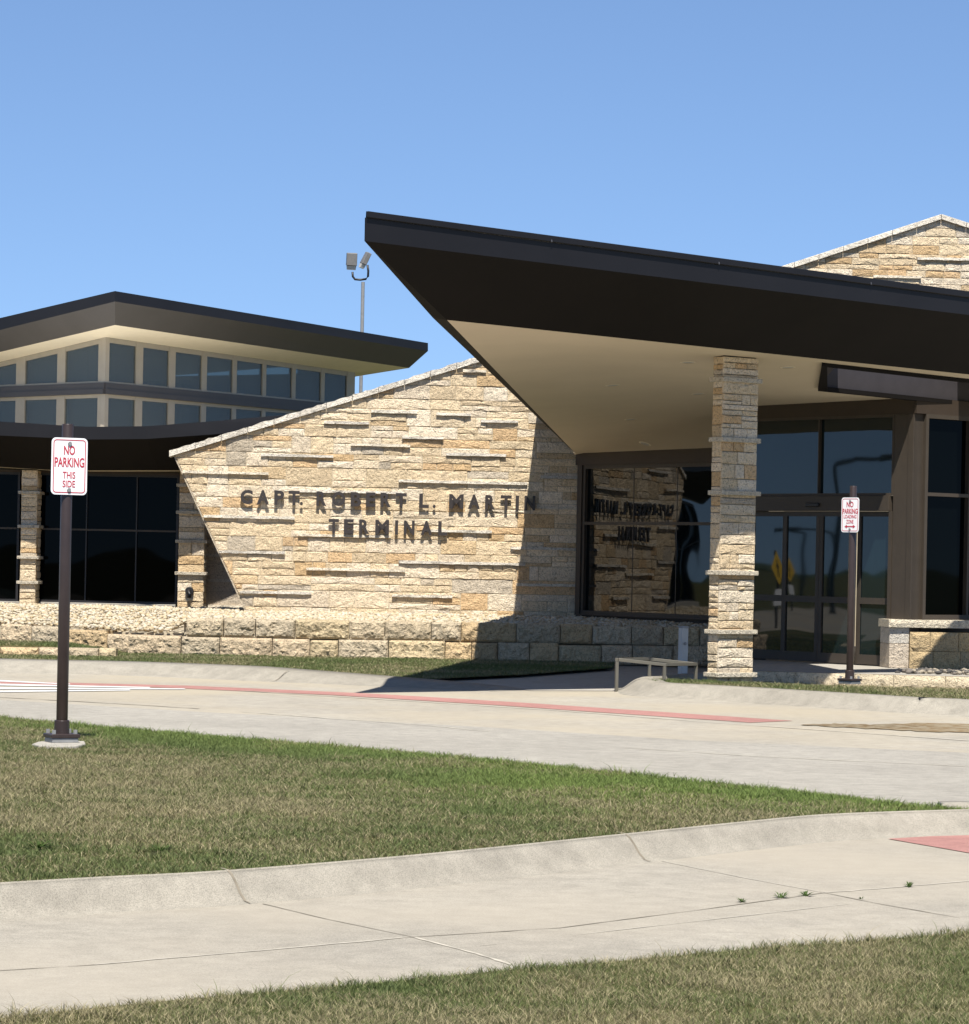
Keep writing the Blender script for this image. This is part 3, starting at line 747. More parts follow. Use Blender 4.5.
# --- doors
ds = lambda x, y=580: DW.sz(x, y)[0]
zhead0, zhead1 = DW.sz(840, 511)[1], DW.sz(840, 496)[1]
zt0, zt1 = DW.sz(840, 494)[1] - .0, DW.sz(840, 420)[1]
dl = [ds(x) for x in (748, 783.5, 819.5, 855, 890)]
zmid0, zmid1 = DW.sz(820, 602.5)[1], DW.sz(820, 597)[1]
for k in range(4):
    o = -.055 if k in (0, 3) else 0.0
    a0, a1 = dl[k] + .003, dl[k + 1] - .003; t = .065; mb = MB(); z0, z1 = SWZ + .02, zhead0 - .004; d0, d1 = o - .022, o + .022
    mb.box(DW, a0, a0 + t, z0, z1, d0, d1); mb.box(DW, a1 - t, a1, z0, z1, d0, d1)
    mb.box(DW, a0 + t, a1 - t, z0, z0 + .14, d0, d1); mb.box(DW, a0 + t, a1 - t, z1 - .075, z1, d0, d1); mb.box(DW, a0 + t, a1 - t, zmid0, zmid1 + .01, d0, d1)
    leaf = mb.build('door', M['frame'], ent)
    pane_box(DW, a0 + t - .01, a1 - t + .01, z0 + .13, zmid0 + .005, o, 'pane', M['glass_door'], leaf)
    pane_box(DW, a0 + t - .01, a1 - t + .01, zmid1 + .005, z1 - .07, o, 'pane', M['glass_door'], leaf)
mb = MB(); mb.box(DW, dl[0], dl[4] + .02, zhead0, zhead1, -.1, .09); mb.build('door_header', M['frame'], ent, bevel=.004)
mb = MB(); s = ds(817.5, 505); zc = DW.sz(817.5, 505)[1]; mb.box(DW, s - .13, s + .13, zc - .028, zc + .028, .092, .13); mb.build('door_sensor', M['black'], ent, bevel=.012, seg=3)
mb = MB(); mb.box(DW, dl[4] + .003, dl[4] + .06, SWZ, zhead0, -.08, .06); mb.build('door_jamb', M['frame'], ent)
am = ds(820.5, 455)
ab = ds(895, 455)
f = window(DW, dl[0], ab + .02, zhead1 + .004, zt1 + .05, ent, xs=(am,), t=.035, mt=.018, gm=M['glass_door'], back=.03)
zbeam = DW.sz(840, 402)[1]
dA = DW.sz(915, 500)[0]
zl_0, zl_1 = DW.sz(748, 406)[1] + .02, DW.sz(915, 398)[1] + .015
mb = MB(); mb.box8([DW.P(dl[0], zt1 + .05, -.2), DW.P(dA, zt1 + .05, -.2), DW.P(dA, zt1 + .05, .06), DW.P(dl[0], zt1 + .05, .06), DW.P(dl[0], zl_0, -.2), DW.P(dA, zl_1, -.2), DW.P(dA, zl_1, .06), DW.P(dl[0], zl_0, .06)]); mb.build('entrance_beam', M['frame_dark'], ent)
DWo = DW
# corner post clad in two tones of bronze metal
mb = MB(); mb.box(DW, ab + .02, dA, SWZ, zt1 + .05, -.15, .045); mb.build('corner_panel', M['frame'], ent)
Dp = DW.P(dA, 0, .06)
RF = Wall(Dp[:2], 40)
rz0, rz1 = RF.sz(940, 619)[1], RF.sz(940, 415)[1]
ra = RF.sz(921, 560)[0]
mb = MB(); mb.box(RF, .002, ra, SWZ, rz1, -.1, .0); mb.build('corner_panel', M['frame'], ent)
rzm = RF.sz(945, 495)[1]
window(RF, ra, ra + 5, rz0, rz1, ent, xs=(RF.sz(966, 560)[0], ra + 2.6), zs_=(rzm,), t=.06, mt=.05, gm=M['glass_left'], name='window')
zb_a, zb_b = DW.sz(915, 398)[1] + .02, RF.sz(969, 403.5)[1] - .08
mb = MB(); mb.box8([RF.P(.003, rz1, -.2), RF.P(ra + 5, rz1, -.2), RF.P(ra + 5, rz1, .05), RF.P(.003, rz1, .05), RF.P(.003, zb_a, -.2), RF.P(ra + 5, zb_b, -.2), RF.P(ra + 5, zb_b, .05), RF.P(.003, zb_a, .05)]); mb.build('entrance_beam', M['frame_dark'], ent)
mb = MB(); mb.box(RF, ra, ra + 5, SWZ - .05, rz0 - .004, -.2, .03); mb.build('window_apron', M['frame'], ent)

# ------------------------------------------------------------------ low stone wall right of the doors
lw = empty('low_stone_wall', 'low stone wall of rough tan blocks with a thick pale coping right of the doors', 'wall')
LB = Wall(at_z(890, 668, SWZ)[:2], 8)
LB = Wall(at_z(889, 668, SWZ)[:2], 8)
a_ = lambda x: LB.sz(x, 645)[0]; z_ = lambda y, x=930: LB.sz(x, y)[1]
mb = MB(); g = .6
mb.cur = (.60, .55, .47, 1); mb.box(LB, 0, a_(909), z_(644), z_(628), -.5, .0); mb.cur = (.58, .49, .38, 1); mb.box(LB, 0, a_(909), z_(668.5), z_(644) - .003, -.5, .0)
mb.build('end_block', M['block'], lw, bevel=.008)
mb = MB(); x = a_(909) + .003
for zz0, zz1, ws in ((z_(651.5) + .004, z_(632), (.30, .42, .36, .5, .5)), (z_(669), z_(651.5), (.35, .40, .44, .5, .5))):
    a = x
    for wd in ws:
        c = random.choice(((.58, .42, .22), (.60, .45, .25), (.52, .39, .22))); mb.cur = (*c, 1)
        mb.rock(LB, a + .003, a + wd - .003, zz0, zz1 - .003, -.5, .05, .018, .05); a += wd
mb.build('rough_blocks', M['block'], lw)
mb = MB(); a = -.03
for wd in (.55, .48, .6, .6, .6):
    mb.cur = (.66, .58, .44, 1); mb.rock(LB, a, a + wd - .004, z_(628) + .003, z_(620), -.5, .07, .012, .04); a += wd
mb.build('coping', M['cap'], lw)

# ================================================================== CANOPY
TY = 32.5
cano = empty('entrance_canopy', 'large upswept entrance canopy with black raked fascia and tan soffit', 'canopy')
T = at_y(365, 211, TY); FD = Wall(T[:2], 40)
RX = 1180
def line_at(x, p, q): return p[1] + (q[1] - p[1])*(x - p[0])/(q[0] - p[0])
R1 = FD.P(17, 0)
zt_, zl_, zb_ = T.z, FD.hit(365, 217.5).z, FD.hit(365, 241).z
ztR_, zlR_, zbR_ = FD.hit(969, 291.5).z, FD.hit(969, 298).z, FD.hit(969, 315).z
aRr = FD.sz(969, 300)[0]; ex = lambda z0, z1, a: z0 + (z1 - z0)*a/aRr
LEN = 16.0
Tt, Tl, Tb = FD.P(0, zt_, .02), FD.P(0, zl_), FD.P(0, zb_)
Rt, Rl, Rb = FD.P(LEN, ex(zt_, ztR_, LEN), .02), FD.P(LEN, ex(zl_, zlR_, LEN)), FD.P(LEN, ex(zb_, zbR_, LEN))
FS = FD.off(-.95)
S0 = FS.hit(447, 320); S1m = FS.hit(969, 374.5)
aS0, aS1 = (S0 - FS.p).dot(FS.d), (S1m - FS.p).dot(FS.d)
S1 = FS.P(LEN, S0.z + (S1m.z - S0.z)*(LEN - aS0)/(aS1 - aS0))
MID = at_y(433, 318, S0.y + .1)
Wb = MW.hit(537, 413); Wt = MW.hit(556, 411)
BR = Vector((15.5, 50.5, 0))
# lip (coping strip), fascia band, raked underside
mb = MB()
mb.prism([Tl + FD.n*.03, Rl + FD.n*.03, Rl - FD.n*.3, Tl - FD.n*.3 + FD.d*.45], [Tt + FD.n*.01, Rt + FD.n*.01, Rt - FD.n*.3, Tt - FD.n*.3 + FD.d*.45]); mb.build('coping_strip', M['bronze'], cano, bevel=.008)
for k in range(1, 6):
    t = k/6; q = Tl.lerp(Rl, t) + FD.n*.031; mb = MB(); e = FD.d*.008
    mb.box8([q - e, q + e, q + e + FD.n*.006, q - e + FD.n*.006] + [v + Vector((0, 0, ex(zt_ - zl_, ztR_ - zlR_, LEN*t) - .004)) for v in (q - e - FD.n*.02, q + e - FD.n*.02, q + e - FD.n*.012, q - e - FD.n*.012)]); mb.build('seam_cover', M['grey_dark'], cano)
def band(name, A, B, A2, B2, n, m, gap=.004):
    mb = MB()
    for i in range(n):
        t0, t1 = i/n, (i + 1)/n; d = (A2 - A).normalized()*gap
        mb.face([A.lerp(A2, t0) + d, A.lerp(A2, t1) - d, B.lerp(B2, t1) - d, B.lerp(B2, t0) + d])
    return mb.build(name, m, cano, recalc=False)
band('fascia', Tl, Tb, Rl, Rb, 6, M['bronze'], .0)
mbb = MB(); N_ = 5
for r in range(N_):
    t0, t1 = r/N_, (r + 1)/N_
    a, b, c_, d_ = Tb.lerp(S0, t0), Rb.lerp(S1, t0), Rb.lerp(S1, t1), Tb.lerp(S0, t1)
    up = Vector((0, 0, .0)); mbb.face([a, b, c_, d_])
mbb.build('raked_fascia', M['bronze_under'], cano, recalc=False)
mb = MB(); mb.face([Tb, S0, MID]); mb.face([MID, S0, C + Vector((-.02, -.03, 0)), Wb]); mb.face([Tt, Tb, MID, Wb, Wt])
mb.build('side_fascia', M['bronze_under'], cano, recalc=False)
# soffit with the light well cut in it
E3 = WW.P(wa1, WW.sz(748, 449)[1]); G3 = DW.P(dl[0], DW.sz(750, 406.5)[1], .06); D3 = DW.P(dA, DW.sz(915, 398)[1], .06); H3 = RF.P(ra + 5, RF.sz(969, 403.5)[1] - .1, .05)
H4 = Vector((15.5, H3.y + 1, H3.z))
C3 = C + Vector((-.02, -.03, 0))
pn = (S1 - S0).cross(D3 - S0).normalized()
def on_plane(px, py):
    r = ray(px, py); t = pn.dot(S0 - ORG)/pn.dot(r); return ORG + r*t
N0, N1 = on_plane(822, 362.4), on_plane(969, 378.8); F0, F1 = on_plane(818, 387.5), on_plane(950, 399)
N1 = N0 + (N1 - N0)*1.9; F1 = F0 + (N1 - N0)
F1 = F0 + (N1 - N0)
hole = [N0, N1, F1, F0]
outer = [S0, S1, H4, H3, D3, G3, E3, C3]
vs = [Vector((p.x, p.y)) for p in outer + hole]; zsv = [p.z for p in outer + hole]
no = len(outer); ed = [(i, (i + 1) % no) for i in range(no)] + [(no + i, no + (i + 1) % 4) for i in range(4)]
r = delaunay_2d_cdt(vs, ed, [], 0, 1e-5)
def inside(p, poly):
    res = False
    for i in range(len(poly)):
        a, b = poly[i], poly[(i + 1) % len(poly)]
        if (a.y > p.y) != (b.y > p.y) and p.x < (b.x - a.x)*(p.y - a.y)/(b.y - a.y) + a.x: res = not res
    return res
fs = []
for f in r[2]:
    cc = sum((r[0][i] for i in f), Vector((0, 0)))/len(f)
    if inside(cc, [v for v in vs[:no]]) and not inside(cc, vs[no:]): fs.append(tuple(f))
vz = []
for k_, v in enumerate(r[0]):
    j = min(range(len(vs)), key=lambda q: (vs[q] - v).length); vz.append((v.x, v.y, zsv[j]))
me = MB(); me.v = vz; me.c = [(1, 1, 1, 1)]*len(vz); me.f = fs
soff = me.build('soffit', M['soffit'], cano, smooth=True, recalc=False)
bv = BVHTree.FromPolygons([Vector(v) for v in vz], fs)
# light well: trim, walls up through the roof
wellh = .5
mb = MB(); up = Vector((0, 0, wellh)); fw = Vector(((N1 - N0).y, -(N1 - N0).x, 0)).normalized()*.85; htop = [N0 + up + fw, N1 + up + fw, F1 + up, F0 + up]  # unseen near wall leans outward to carry the sun patch farther back
for i in range(4):
    a, b = hole[i], hole[(i + 1) % 4]; mb.face([a, b, htop[(i + 1) % 4], htop[i]])
mb.build('light_well', M['well'], cano, recalc=False)
mb = MB(); cc = sum(hole, Vector())/4
for i in range(4):
    a, b = hole[i], hole[(i + 1) % 4]; ao, bo = a + (a - cc).normalized()*-.14, b + (b - cc).normalized()*-.14
    dn = Vector((0, 0, -.05)); mb.prism([a + dn, b + dn, bo + dn, ao + dn], [a + dn*-.2, b + dn*-.2, bo + dn*-.2, ao + dn*-.2])
mb.build('light_well_trim', M['bronze_under'], cano)
# roof deck, out of view; opening cut narrower to shape the sun patch
zr = 4.7
dk = [FS.P(aS0 + 1.5, 4.75), FS.P(LEN, 4.7), Vector((15.5, 50.5, zr + .1)), Vector((C.x + .9, C.y - .3, 4.2)), C + Vector((.1, -.6, .75))]
dh = [htop[0].lerp(htop[1], .07), htop[0].lerp(htop[1], .53), htop[3].lerp(htop[2], .53), htop[3].lerp(htop[2], .07)]
vs2 = [Vector((p.x, p.y)) for p in dk + dh]; zz2 = [p.z for p in dk + dh]; n2 = len(dk)
r2 = delaunay_2d_cdt(vs2, [(i, (i + 1) % n2) for i in range(n2)] + [(n2 + i, n2 + (i + 1) % 4) for i in range(4)], [], 0, 1e-5)
fs2 = []
for f in r2[2]:
    cc = sum((r2[0][i] for i in f), Vector((0, 0)))/len(f)
    if inside(cc, vs2[:n2]) and not inside(cc, vs2[n2:]): fs2.append(tuple(f))
me = MB(); me.v = [(v.x, v.y, zz2[min(range(len(vs2)), key=lambda q: (vs2[q] - v).length)] - .02) for v in r2[0]]; me.c = [(1, 1, 1, 1)]*len(me.v); me.f = fs2
me.build('roof_deck', M['bronze'], cano, recalc=False)
# recessed downlights
for x, y in ((612.5, 385), (630.5, 419), (645, 443.5), (688, 362), (698, 393.5), (788, 367)):
    h = bv.ray_cast(ORG, ray(x, y).normalized())
    if h[0] is None: continue
    p, nr = h[0], h[1]; nr = nr if nr.z < 0 else -nr
    mb = MB(); a = nr.orthogonal().normalized(); b = nr.cross(a); ro, ri, n = .105, .078, 24
    O_ = [mb.vert(p + nr*.004 + (a*math.cos(t*2*PI/n) + b*math.sin(t*2*PI/n))*ro) for t in range(n)]
    I_ = [mb.vert(p + nr*.010 + (a*math.cos(t*2*PI/n) + b*math.sin(t*2*PI/n))*ri) for t in range(n)]
    for t in range(n): mb.f.append((O_[t], O_[(t + 1) % n], I_[(t + 1) % n], I_[t]))
    d = mb.build('downlight', M['soffit_light'], cano)
    mb = MB(); mb.face([p + nr*.006 + (a*math.cos(t*2*PI/n) + b*math.sin(t*2*PI/n))*ri for t in range(n)]); mb.build('lens', M['grey_metal'], d, recalc=False)

# ------------------------------------------------------------------ column
cb = at_y(735.5, 679, 38.1); CW = Wall(cb[:2], 36)
half = .295
zc_top = CW.sz(737, 357)[1]
column = stone_pier(CW, -half, half, .05, zc_top, .22, None, 'stone_column', [], unit=.62, top_ledge=.04)
tag(column, 'rough limestone column with projecting ledges holding up the canopy', 'column')
for (x, y) in ((737, 380), (737, 440), (735, 493), (734, 573), (733, 632), (733, 675)):
    zz = CW.sz(x, y)[1] - .03; m2 = MB(); m2.cur = (.60, .53, .41, 1)
    jj = [random.uniform(-.012, .012) for _ in range(4)]
    m2.box(CW, -half - .03 + jj[0], half + .03 + jj[1], zz, zz + .06, -.25, .04); m2.build('stone_ledge', M['cap'], column, bevel=.008)
mb = MB(); mb.box(CW, -half + .03, half - .03, zc_top, zc_top + .35, -.2, -.03); mb.build('column_head', M['black'], column)

# ================================================================== GABLE WALL BEHIND
GW = Wall((0, 53.0), 2)
gable = empty('gable_wall', 'tall gabled limestone wall rising behind the canopy roof at right', 'wall')
g = lambda x, y: GW.sz(x, y)
pk = g(941, 220); lft = g(745, 283.5); rgt = g(1140, 275); base = 4.6
rgt = (rgt[0], pk[1] - (pk[1] - g(969, 229)[1])/(g(969, 229)[0] - pk[0])*(rgt[0] - pk[0]))
lft = (lft[0], pk[1] - (pk[1] - g(800, 266)[1])/(pk[0] - g(800, 266)[0])*(pk[0] - lft[0]))
GO = [(lft[0], base), (rgt[0], base), rgt, pk, lft]
mb = MB(); slab(mb, GW, [(lft[0], .2), (rgt[0], .2), rgt, pk, lft], -.5, 0); mb.build('wall_core', M['mortar'], gable)
mb = MB(); stone_face(mb, GW, GO, 0); mb.build('stone_facing', M['stone'], gable)
for (p, q) in ((lft, pk), (pk, rgt)):
    mb = MB(); n = 8
    for i in range(n):
        A = (p[0] + (q[0] - p[0])*i/n, p[1] + (q[1] - p[1])*i/n); B = (p[0] + (q[0] - p[0])*(i + 1)/n, p[1] + (q[1] - p[1])*(i + 1)/n)
        gg = random.uniform(.9, 1.05); mb.cur = (.68*gg, .62*gg, .52*gg, 1)
        mb.box8([GW.P(A[0], A[1] + .002, -.55), GW.P(B[0] - .006, B[1] + .002, -.55), GW.P(B[0] - .006, B[1] + .002, .08), GW.P(A[0], A[1] + .002, .08),
                 GW.P(A[0], A[1] + .10, -.55), GW.P(B[0] - .006, B[1] + .10, -.55), GW.P(B[0] - .006, B[1] + .10, .06), GW.P(A[0], A[1] + .10, .06)])
    mb.build('coping', M['cap'], gable, bevel=.01)
for p, q in (((873, 275.5), (921, 279)), ((917, 258), (985, 261))):
    A, B = g(*p), g(*q); ledge(GW, A[0], B[0], (A[1] + B[1])/2 - .02, gable)

# ================================================================== RETAINING WALLS, GRAVEL
RT = Wall((0, 46.35), 2.2)
rt = lambda x, y: RT.sz(x, y)
bcol = lambda: (lambda c, k: (c[0]*k, c[1]*k, c[2]*k, 1))(random.choice(((.58, .46, .31), (.60, .48, .30), (.54, .44, .30), (.58, .43, .25), (.53, .44, .31))), random.uniform(.88, 1.08))
ret = empty('retaining_wall', 'two course retaining wall of rough tan blocks below the lettered wall', 'wall')
zc0, zc1, zc2 = .02, .335, .63
def course(w, a0, a1, z0, z1, name, parent, lo=.4, hi=.9, front=.0, rough=.030):
    mb = MB(); a = a0
    while a < a1 - .05:
        wd = random.uniform(lo, hi)
        if a + wd > a1 - .3: wd = a1 - a
        mb.cur = bcol(); mb.rock(w, a + .006, a + wd - .006, z0, z1 - .004 + random.uniform(-.022, .004), -.4, front + random.uniform(-.012, .012), rough); a += wd
    return mb.build(name, M['block'], parent)
a185, a150, aend = rt(186, 630)[0], rt(128, 640)[0], 4.6
course(RT, a150, aend, zc0, zc1, 'block_course', ret, front=.03)
course(RT, a185, aend, zc1, zc2, 'block_course', ret)
lowret = empty('low_retaining_wall', 'single course of weathered grey blocks at the left edge of the gravel bed', 'wall')
LR = Wall(RT.P(a150, 0)[:2], -6)
LRz0, LRz1 = .22, .48
q = Wall(RT.P(a150, 0)[:2], -9)
# the left wall climbs a little to the left: three straight runs
def slope_course(pts, h, parent, name, thick=.35):
    mb = MB()
    for (x0, y0, Y0), (x1, y1, Y1) in zip(pts, pts[1:]):
        A, B = at_y(x0, y0, Y0), at_y(x1, y1, Y1); wv = Wall(A[:2], math.degrees(math.atan2(B.y - A.y, B.x - A.x))); ln = math.hypot(B.x - A.x, B.y - A.y); a = 0
        while a < ln - .02:
            wd = min(random.uniform(.5, .9), ln - a); 
            if ln - a - wd < .25: wd = ln - a
            z = A.z + (B.z - A.z)*(a + wd/2)/ln; mb.cur = bcol(); mb.rock(wv, a + .004, a + wd - .004, z - h, z, -thick, random.uniform(0, .02), .028); a += wd
    return mb.build(name, M['block'], parent)
slope_course([(-90, 617, 47.6), (0, 623, 47.3), (60, 627.5, 46.9), (142, 636.5, 46.2)], .30, lowret, 'block_course')
edge = empty('stone_edging', 'row of low pale stones half sunk in the lawn at far left', 'edging')
slope_course([(-90, 646, 44.6), (0, 647.5, 44.6), (60, 648, 44.5), (116, 648.5, 44.5)], .16, edge, 'block_course', .25)
# gravel bed
def gravel_z(x, y): return .60 + .05*min(1, max(0, (y - 46.6)/4))
bed = [(-14, 47.7), (-7.4, 47.25), (-6.6, 46.95), (-5.5, 46.38), (-4.62, 46.40), (-4.6, 46.52), (4.6, 46.7), (4.3, 48.2), (1.8, 51.4), (-4, 52.9), (-14, 53.5)]
def gz(x, y):
    t = np.clip((y - 46.4)/4.2, 0, 1); k = np.clip((x + 4.85)/.25, 0, 1)
    return (.40 + .23*t)*(1 - k) + (.575 + .06*t)*k
mb = MB()
for part in ([(-14, 47.75), (-7.4, 47.3), (-6.6, 47.0), (-5.4, 46.55), (-4.66, 46.6), (-4.66, 52.9), (-14, 53.5)], [(-4.65, 46.65), (4.6, 46.85), (4.3, 48.2), (1.8, 51.2), (-4.65, 52.9)]):
    mb.prism([(p[0], p[1], 0) for p in part], [(p[0], p[1], float(gz(min(p[0], -5.2) if part[0][0] < -10 else max(p[0], -4.5), p[1])) - .045) for p in part])
struct(mb.build('gravel_bed_base', M['mortar']))
ICO = bmesh.new(); bmesh.ops.create_icosphere(ICO, subdivisions=1, radius=1); ICO.verts.ensure_lookup_table()
IV = np.array([v.co[:] for v in ICO.verts]); IF = np.array([[v.index for v in f.verts] for f in ICO.faces]); ICO.free()
def in_poly_np(x, y, poly):
    res = np.zeros(len(x), bool)
    for i in range(len(poly)):
        (ax, ay), (bx, by) = poly[i][:2], poly[(i + 1) % len(poly)][:2]
        c = ((ay > y) != (by > y)); 
        with np.errstate(divide='ignore', invalid='ignore'): xi = (bx - ax)*(y - ay)/(by - ay) + ax
        res ^= c & (x < xi)
    return res
def bulk(name, V, Fc, colr, m):
    me = bpy.data.meshes.new(name); n, k = Fc.shape
    me.vertices.add(len(V)); me.vertices.foreach_set('co', V.astype(np.float32).ravel())
    me.loops.add(n*k); me.loops.foreach_set('vertex_index', Fc.astype(np.int32).ravel())
    me.polygons.add(n); me.polygons.foreach_set('loop_start', np.arange(0, n*k, k, dtype=np.int32)); me.polygons.foreach_set('loop_total', np.full(n, k, dtype=np.int32))
    me.update(calc_edges=True)
    ca = me.color_attributes.new('tint', 'FLOAT_COLOR', 'POINT'); ca.data.foreach_set('color', colr.astype(np.float32).ravel())
    me.materials.append(m); o = bpy.data.objects.new(name, me); COL.objects.link(o); return o
def pebbles(name, poly, zf, n, rmin, rmax, cols):
    P = np.array(poly); x = RNG.uniform(P[:, 0].min(), P[:, 0].max(), n*3); y = RNG.uniform(P[:, 1].min(), P[:, 1].max(), n*3)
    k = in_poly_np(x, y, poly); x, y = x[k][:n], y[k][:n]; n = len(x)
    r_ = RNG.uniform(rmin, rmax, n); S = np.stack([r_*RNG.uniform(.8, 1.4, n), r_*RNG.uniform(.8, 1.3, n), r_*RNG.uniform(.5, .8, n)], 1)
    a = RNG.uniform(0, 2*PI, n); V = IV[None]*S[:, None]*(1 + RNG.uniform(-.18, .18, (n, len(IV), 1)))
    X = V[..., 0]*np.cos(a)[:, None] - V[..., 1]*np.sin(a)[:, None]; Y = V[..., 0]*np.sin(a)[:, None] + V[..., 1]*np.cos(a)[:, None]
    z = zf(x, y) + RNG.uniform(-.01, .035, n)
    V = np.stack([X + x[:, None], Y + y[:, None], V[..., 2] + z[:, None]], -1).reshape(-1, 3)
    Fc = (IF[None] + (np.arange(n)*len(IV))[:, None, None]).reshape(-1, 3)
    c = np.array(cols)[RNG.integers(0, len(cols), n)]*RNG.uniform(.85, 1.1, (n, 1)); c = np.concatenate([c, np.ones((n, 1))], 1)
    return bulk(name, V, Fc, np.repeat(c, len(IV), 0), M['gravel'])
stuff(pebbles('gravel', bed, gz, 26000, .018, .042, [(.46, .39, .28), (.50, .43, .31), (.40, .33, .22), (.48, .43, .34), (.43, .34, .21)]))
stuff(pebbles('gravel', [(5.8, 41.6), (8.5, 41.9), (8.5, 40.4), (5.6, 40.7)], lambda x, y: .18 + 0*x, 500, .02, .05, [(.08, .075, .07), (.16, .14, .12), (.30, .26, .2)]))
# stone edging before the doors
se = empty('stone_edging', 'low rough limestone edging running right from the column foot along the entrance walk', 'edging')
SE = Wall((3.5, 40.65), -11)
mb = MB(); a = 0
while a < 7:
    wd = random.uniform(.5, 1.1); gk = random.uniform(.92, 1.06); mb.cur = (.64*gk, .54*gk, .38*gk, 1)
    mb.rock(SE, a + .003, a + wd - .003, -.03, SWZ - .004, -.35, .02, .022, .05); a += wd
mb.build('block_course', M['block'], se)

# ================================================================== SIGNS
def rounded(w, a0, a1, z0, z1, r, o, n=6):
    pts = []
    for (cx, cz, st) in ((a1 - r, z1 - r, 0), (a0 + r, z1 - r, 1), (a0 + r, z0 + r, 2), (a1 - r, z0 + r, 3)):
        for k in range(n + 1):
            t = (st + k/n)*PI/2; pts.append(w.P(cx + r*math.cos(t), cz + r*math.sin(t), o))
    return pts
def ring(w, a0, a1, z0, z1, r, t, o0, o1):
    A = rounded(w, a0, a1, z0, z1, r, o1); B = rounded(w, a0 + t, a1 - t, z0 + t, z1 - t, max(.004, r - t), o1); mb = MB(); n = len(A)
    ia = [mb.vert(p) for p in A]; ib = [mb.vert(p) for p in B]
    for k in range(n): mb.f.append((ia[k], ia[(k + 1) % n], ib[(k + 1) % n], ib[k]))
    return mb
def no_parking(base, ang, h, pz, words, label, foot):
    t = empty('no_parking_sign', label, 'sign', 'no parking signs on brown posts')
    w = Wall(base[:2], ang); bz = base.z; pw, ph = .143, .216
    lean = Vector((.0, 0, 0))
    mb = MB(); mb.tube([Vector((base.x, base.y, bz + .10)), Vector((base.x, base.y, bz + h))], .044, 20); post = mb.build('post', M['post'], t, smooth=False, bevel=.004)
    post.data.polygons.foreach_set('use_smooth', [len(p.vertices) == 4 for p in post.data.polygons])
    mb = MB(); mb.tube([Vector((base.x, base.y, bz + .055)), Vector((base.x, base.y, bz + .19))], .058, 20); mb.build('post_sleeve', M['post'], t, bevel=.006)
    mb = MB(); mb.box(w, -.115, .115, bz + .058, bz + .088, -.10, .10); mb.build('mounting_flange', M['post'], t, bevel=.006)
    mb = MB(); mb.box(w, -.105, .105, bz + .02, bz + .057, -.09, .09); mb.build('mounting_plate', M['galv'], t, bevel=.006)
    for a in (-.085, .085):
        for o in (-.07, .07):
            mb = MB(); c0_ = w.P(a, bz + .088, o); mb.tube([c0_, c0_ + Vector((0, 0, .03))], .016, 6); mb.build('bolt', M['galv'], t)
    z0, z1 = pz - ph, pz + ph; o = .052
    mb = MB(); mb.prism(rounded(w, -pw, pw, z0, z1, .035, o - .003), rounded(w, -pw, pw, z0, z1, .035, o)); pl = mb.build('sign_plate', M['signwhite'], t)
    ring(w, -pw + .014, pw - .014, z0 + .014, z1 - .014, .026, .007, o, o + .0015).build('border', M['signred'], pl, recalc=False)
    for text, x0, x1, f0, f1, wt in words:
        if text == '<->':
            zc = pz + ph*(f0 + f1)/2; hh = ph*(f1 - f0)/2; mb = MB()
            mb.face([w.P(x0*pw, zc, o + .0022), w.P(x0*pw*.55, zc - hh, o + .0022), w.P(x0*pw*.55, zc + hh, o + .0022)])
            mb.face([w.P(x1*pw, zc, o + .0022), w.P(x1*pw*.55, zc + hh, o + .0022), w.P(x1*pw*.55, zc - hh, o + .0022)])
            mb.face([w.P(x0*pw*.55, zc - hh*.3, o + .0022), w.P(x1*pw*.55, zc - hh*.3, o + .0022), w.P(x1*pw*.55, zc + hh*.3, o + .0022), w.P(x0*pw*.55, zc + hh*.3, o + .0022)])
            mb.build('arrow', M['signred'], pl, recalc=False)
        else:
            place_text(text, w, x0*pw, x1*pw, pz + ph*f0, pz + ph*f1, o + .0005, o + .002, 'lettering', M['signred'], pl, wt)
    for f in (.80, -.83):
        mb = MB(); c0_ = w.P(0, pz + ph*f, o); mb.tube([c0_, c0_ + w.n*.010], .016, 6); mb.build('bolt', M['galv'], pl)
    if foot:
        mb = MB(); n = 9; pts = [(base.x + .21*math.cos(k*2*PI/n)*random.uniform(.9, 1.1), base.y - .12 + .42*math.sin(k*2*PI/n)*random.uniform(.85, 1.1)) for k in range(n)]
        mb.prism([(p[0], p[1], bz - .1) for p in pts], [(p[0]*1, p[1], bz + .022) for p in pts]); mb.build('concrete_footing', M['walk'], t, bevel=.01)
    return t
b1 = at_z(61.5, 745, .13); w1 = Wall(b1[:2], 27)
h1 = w1.sz(66, 424)[1] - b1.z; pz1 = (w1.sz(69, 438)[1] + w1.sz(69, 495)[1])/2
W1 = [('NO', -.32, .30, .40, .72, .02), ('PARKING', -.82, .82, -.03, .31, .02), ('THIS', -.36, .34, -.43, -.19, .012), ('SIDE', -.36, .34, -.74, -.50, .012)]
no_parking(b1, 27, h1, pz1, W1, 'near no parking this side sign on a tall brown post standing in the grass island', True)
b2 = at_z(849.5, 685.5, .13); w2 = Wall(b2[:2], -48)
h2 = w2.sz(853.5, 486)[1] - b2.z; pz2 = (w2.sz(852, 496)[1] + w2.sz(852, 534)[1])/2
W2 = [('NO', -.42, .36, .44, .76, .02), ('PARKING', -.84, .84, .06, .36, .02), ('LOADING', -.72, .72, -.20, .0, .012), ('ZONE', -.42, .40, -.50, -.28, .012), ('<->', -.62, .62, -.78, -.56, 0)]
no_parking(b2, -48, h2, pz2, W2, 'farther no parking loading zone sign on a brown post in front of the doors', False)

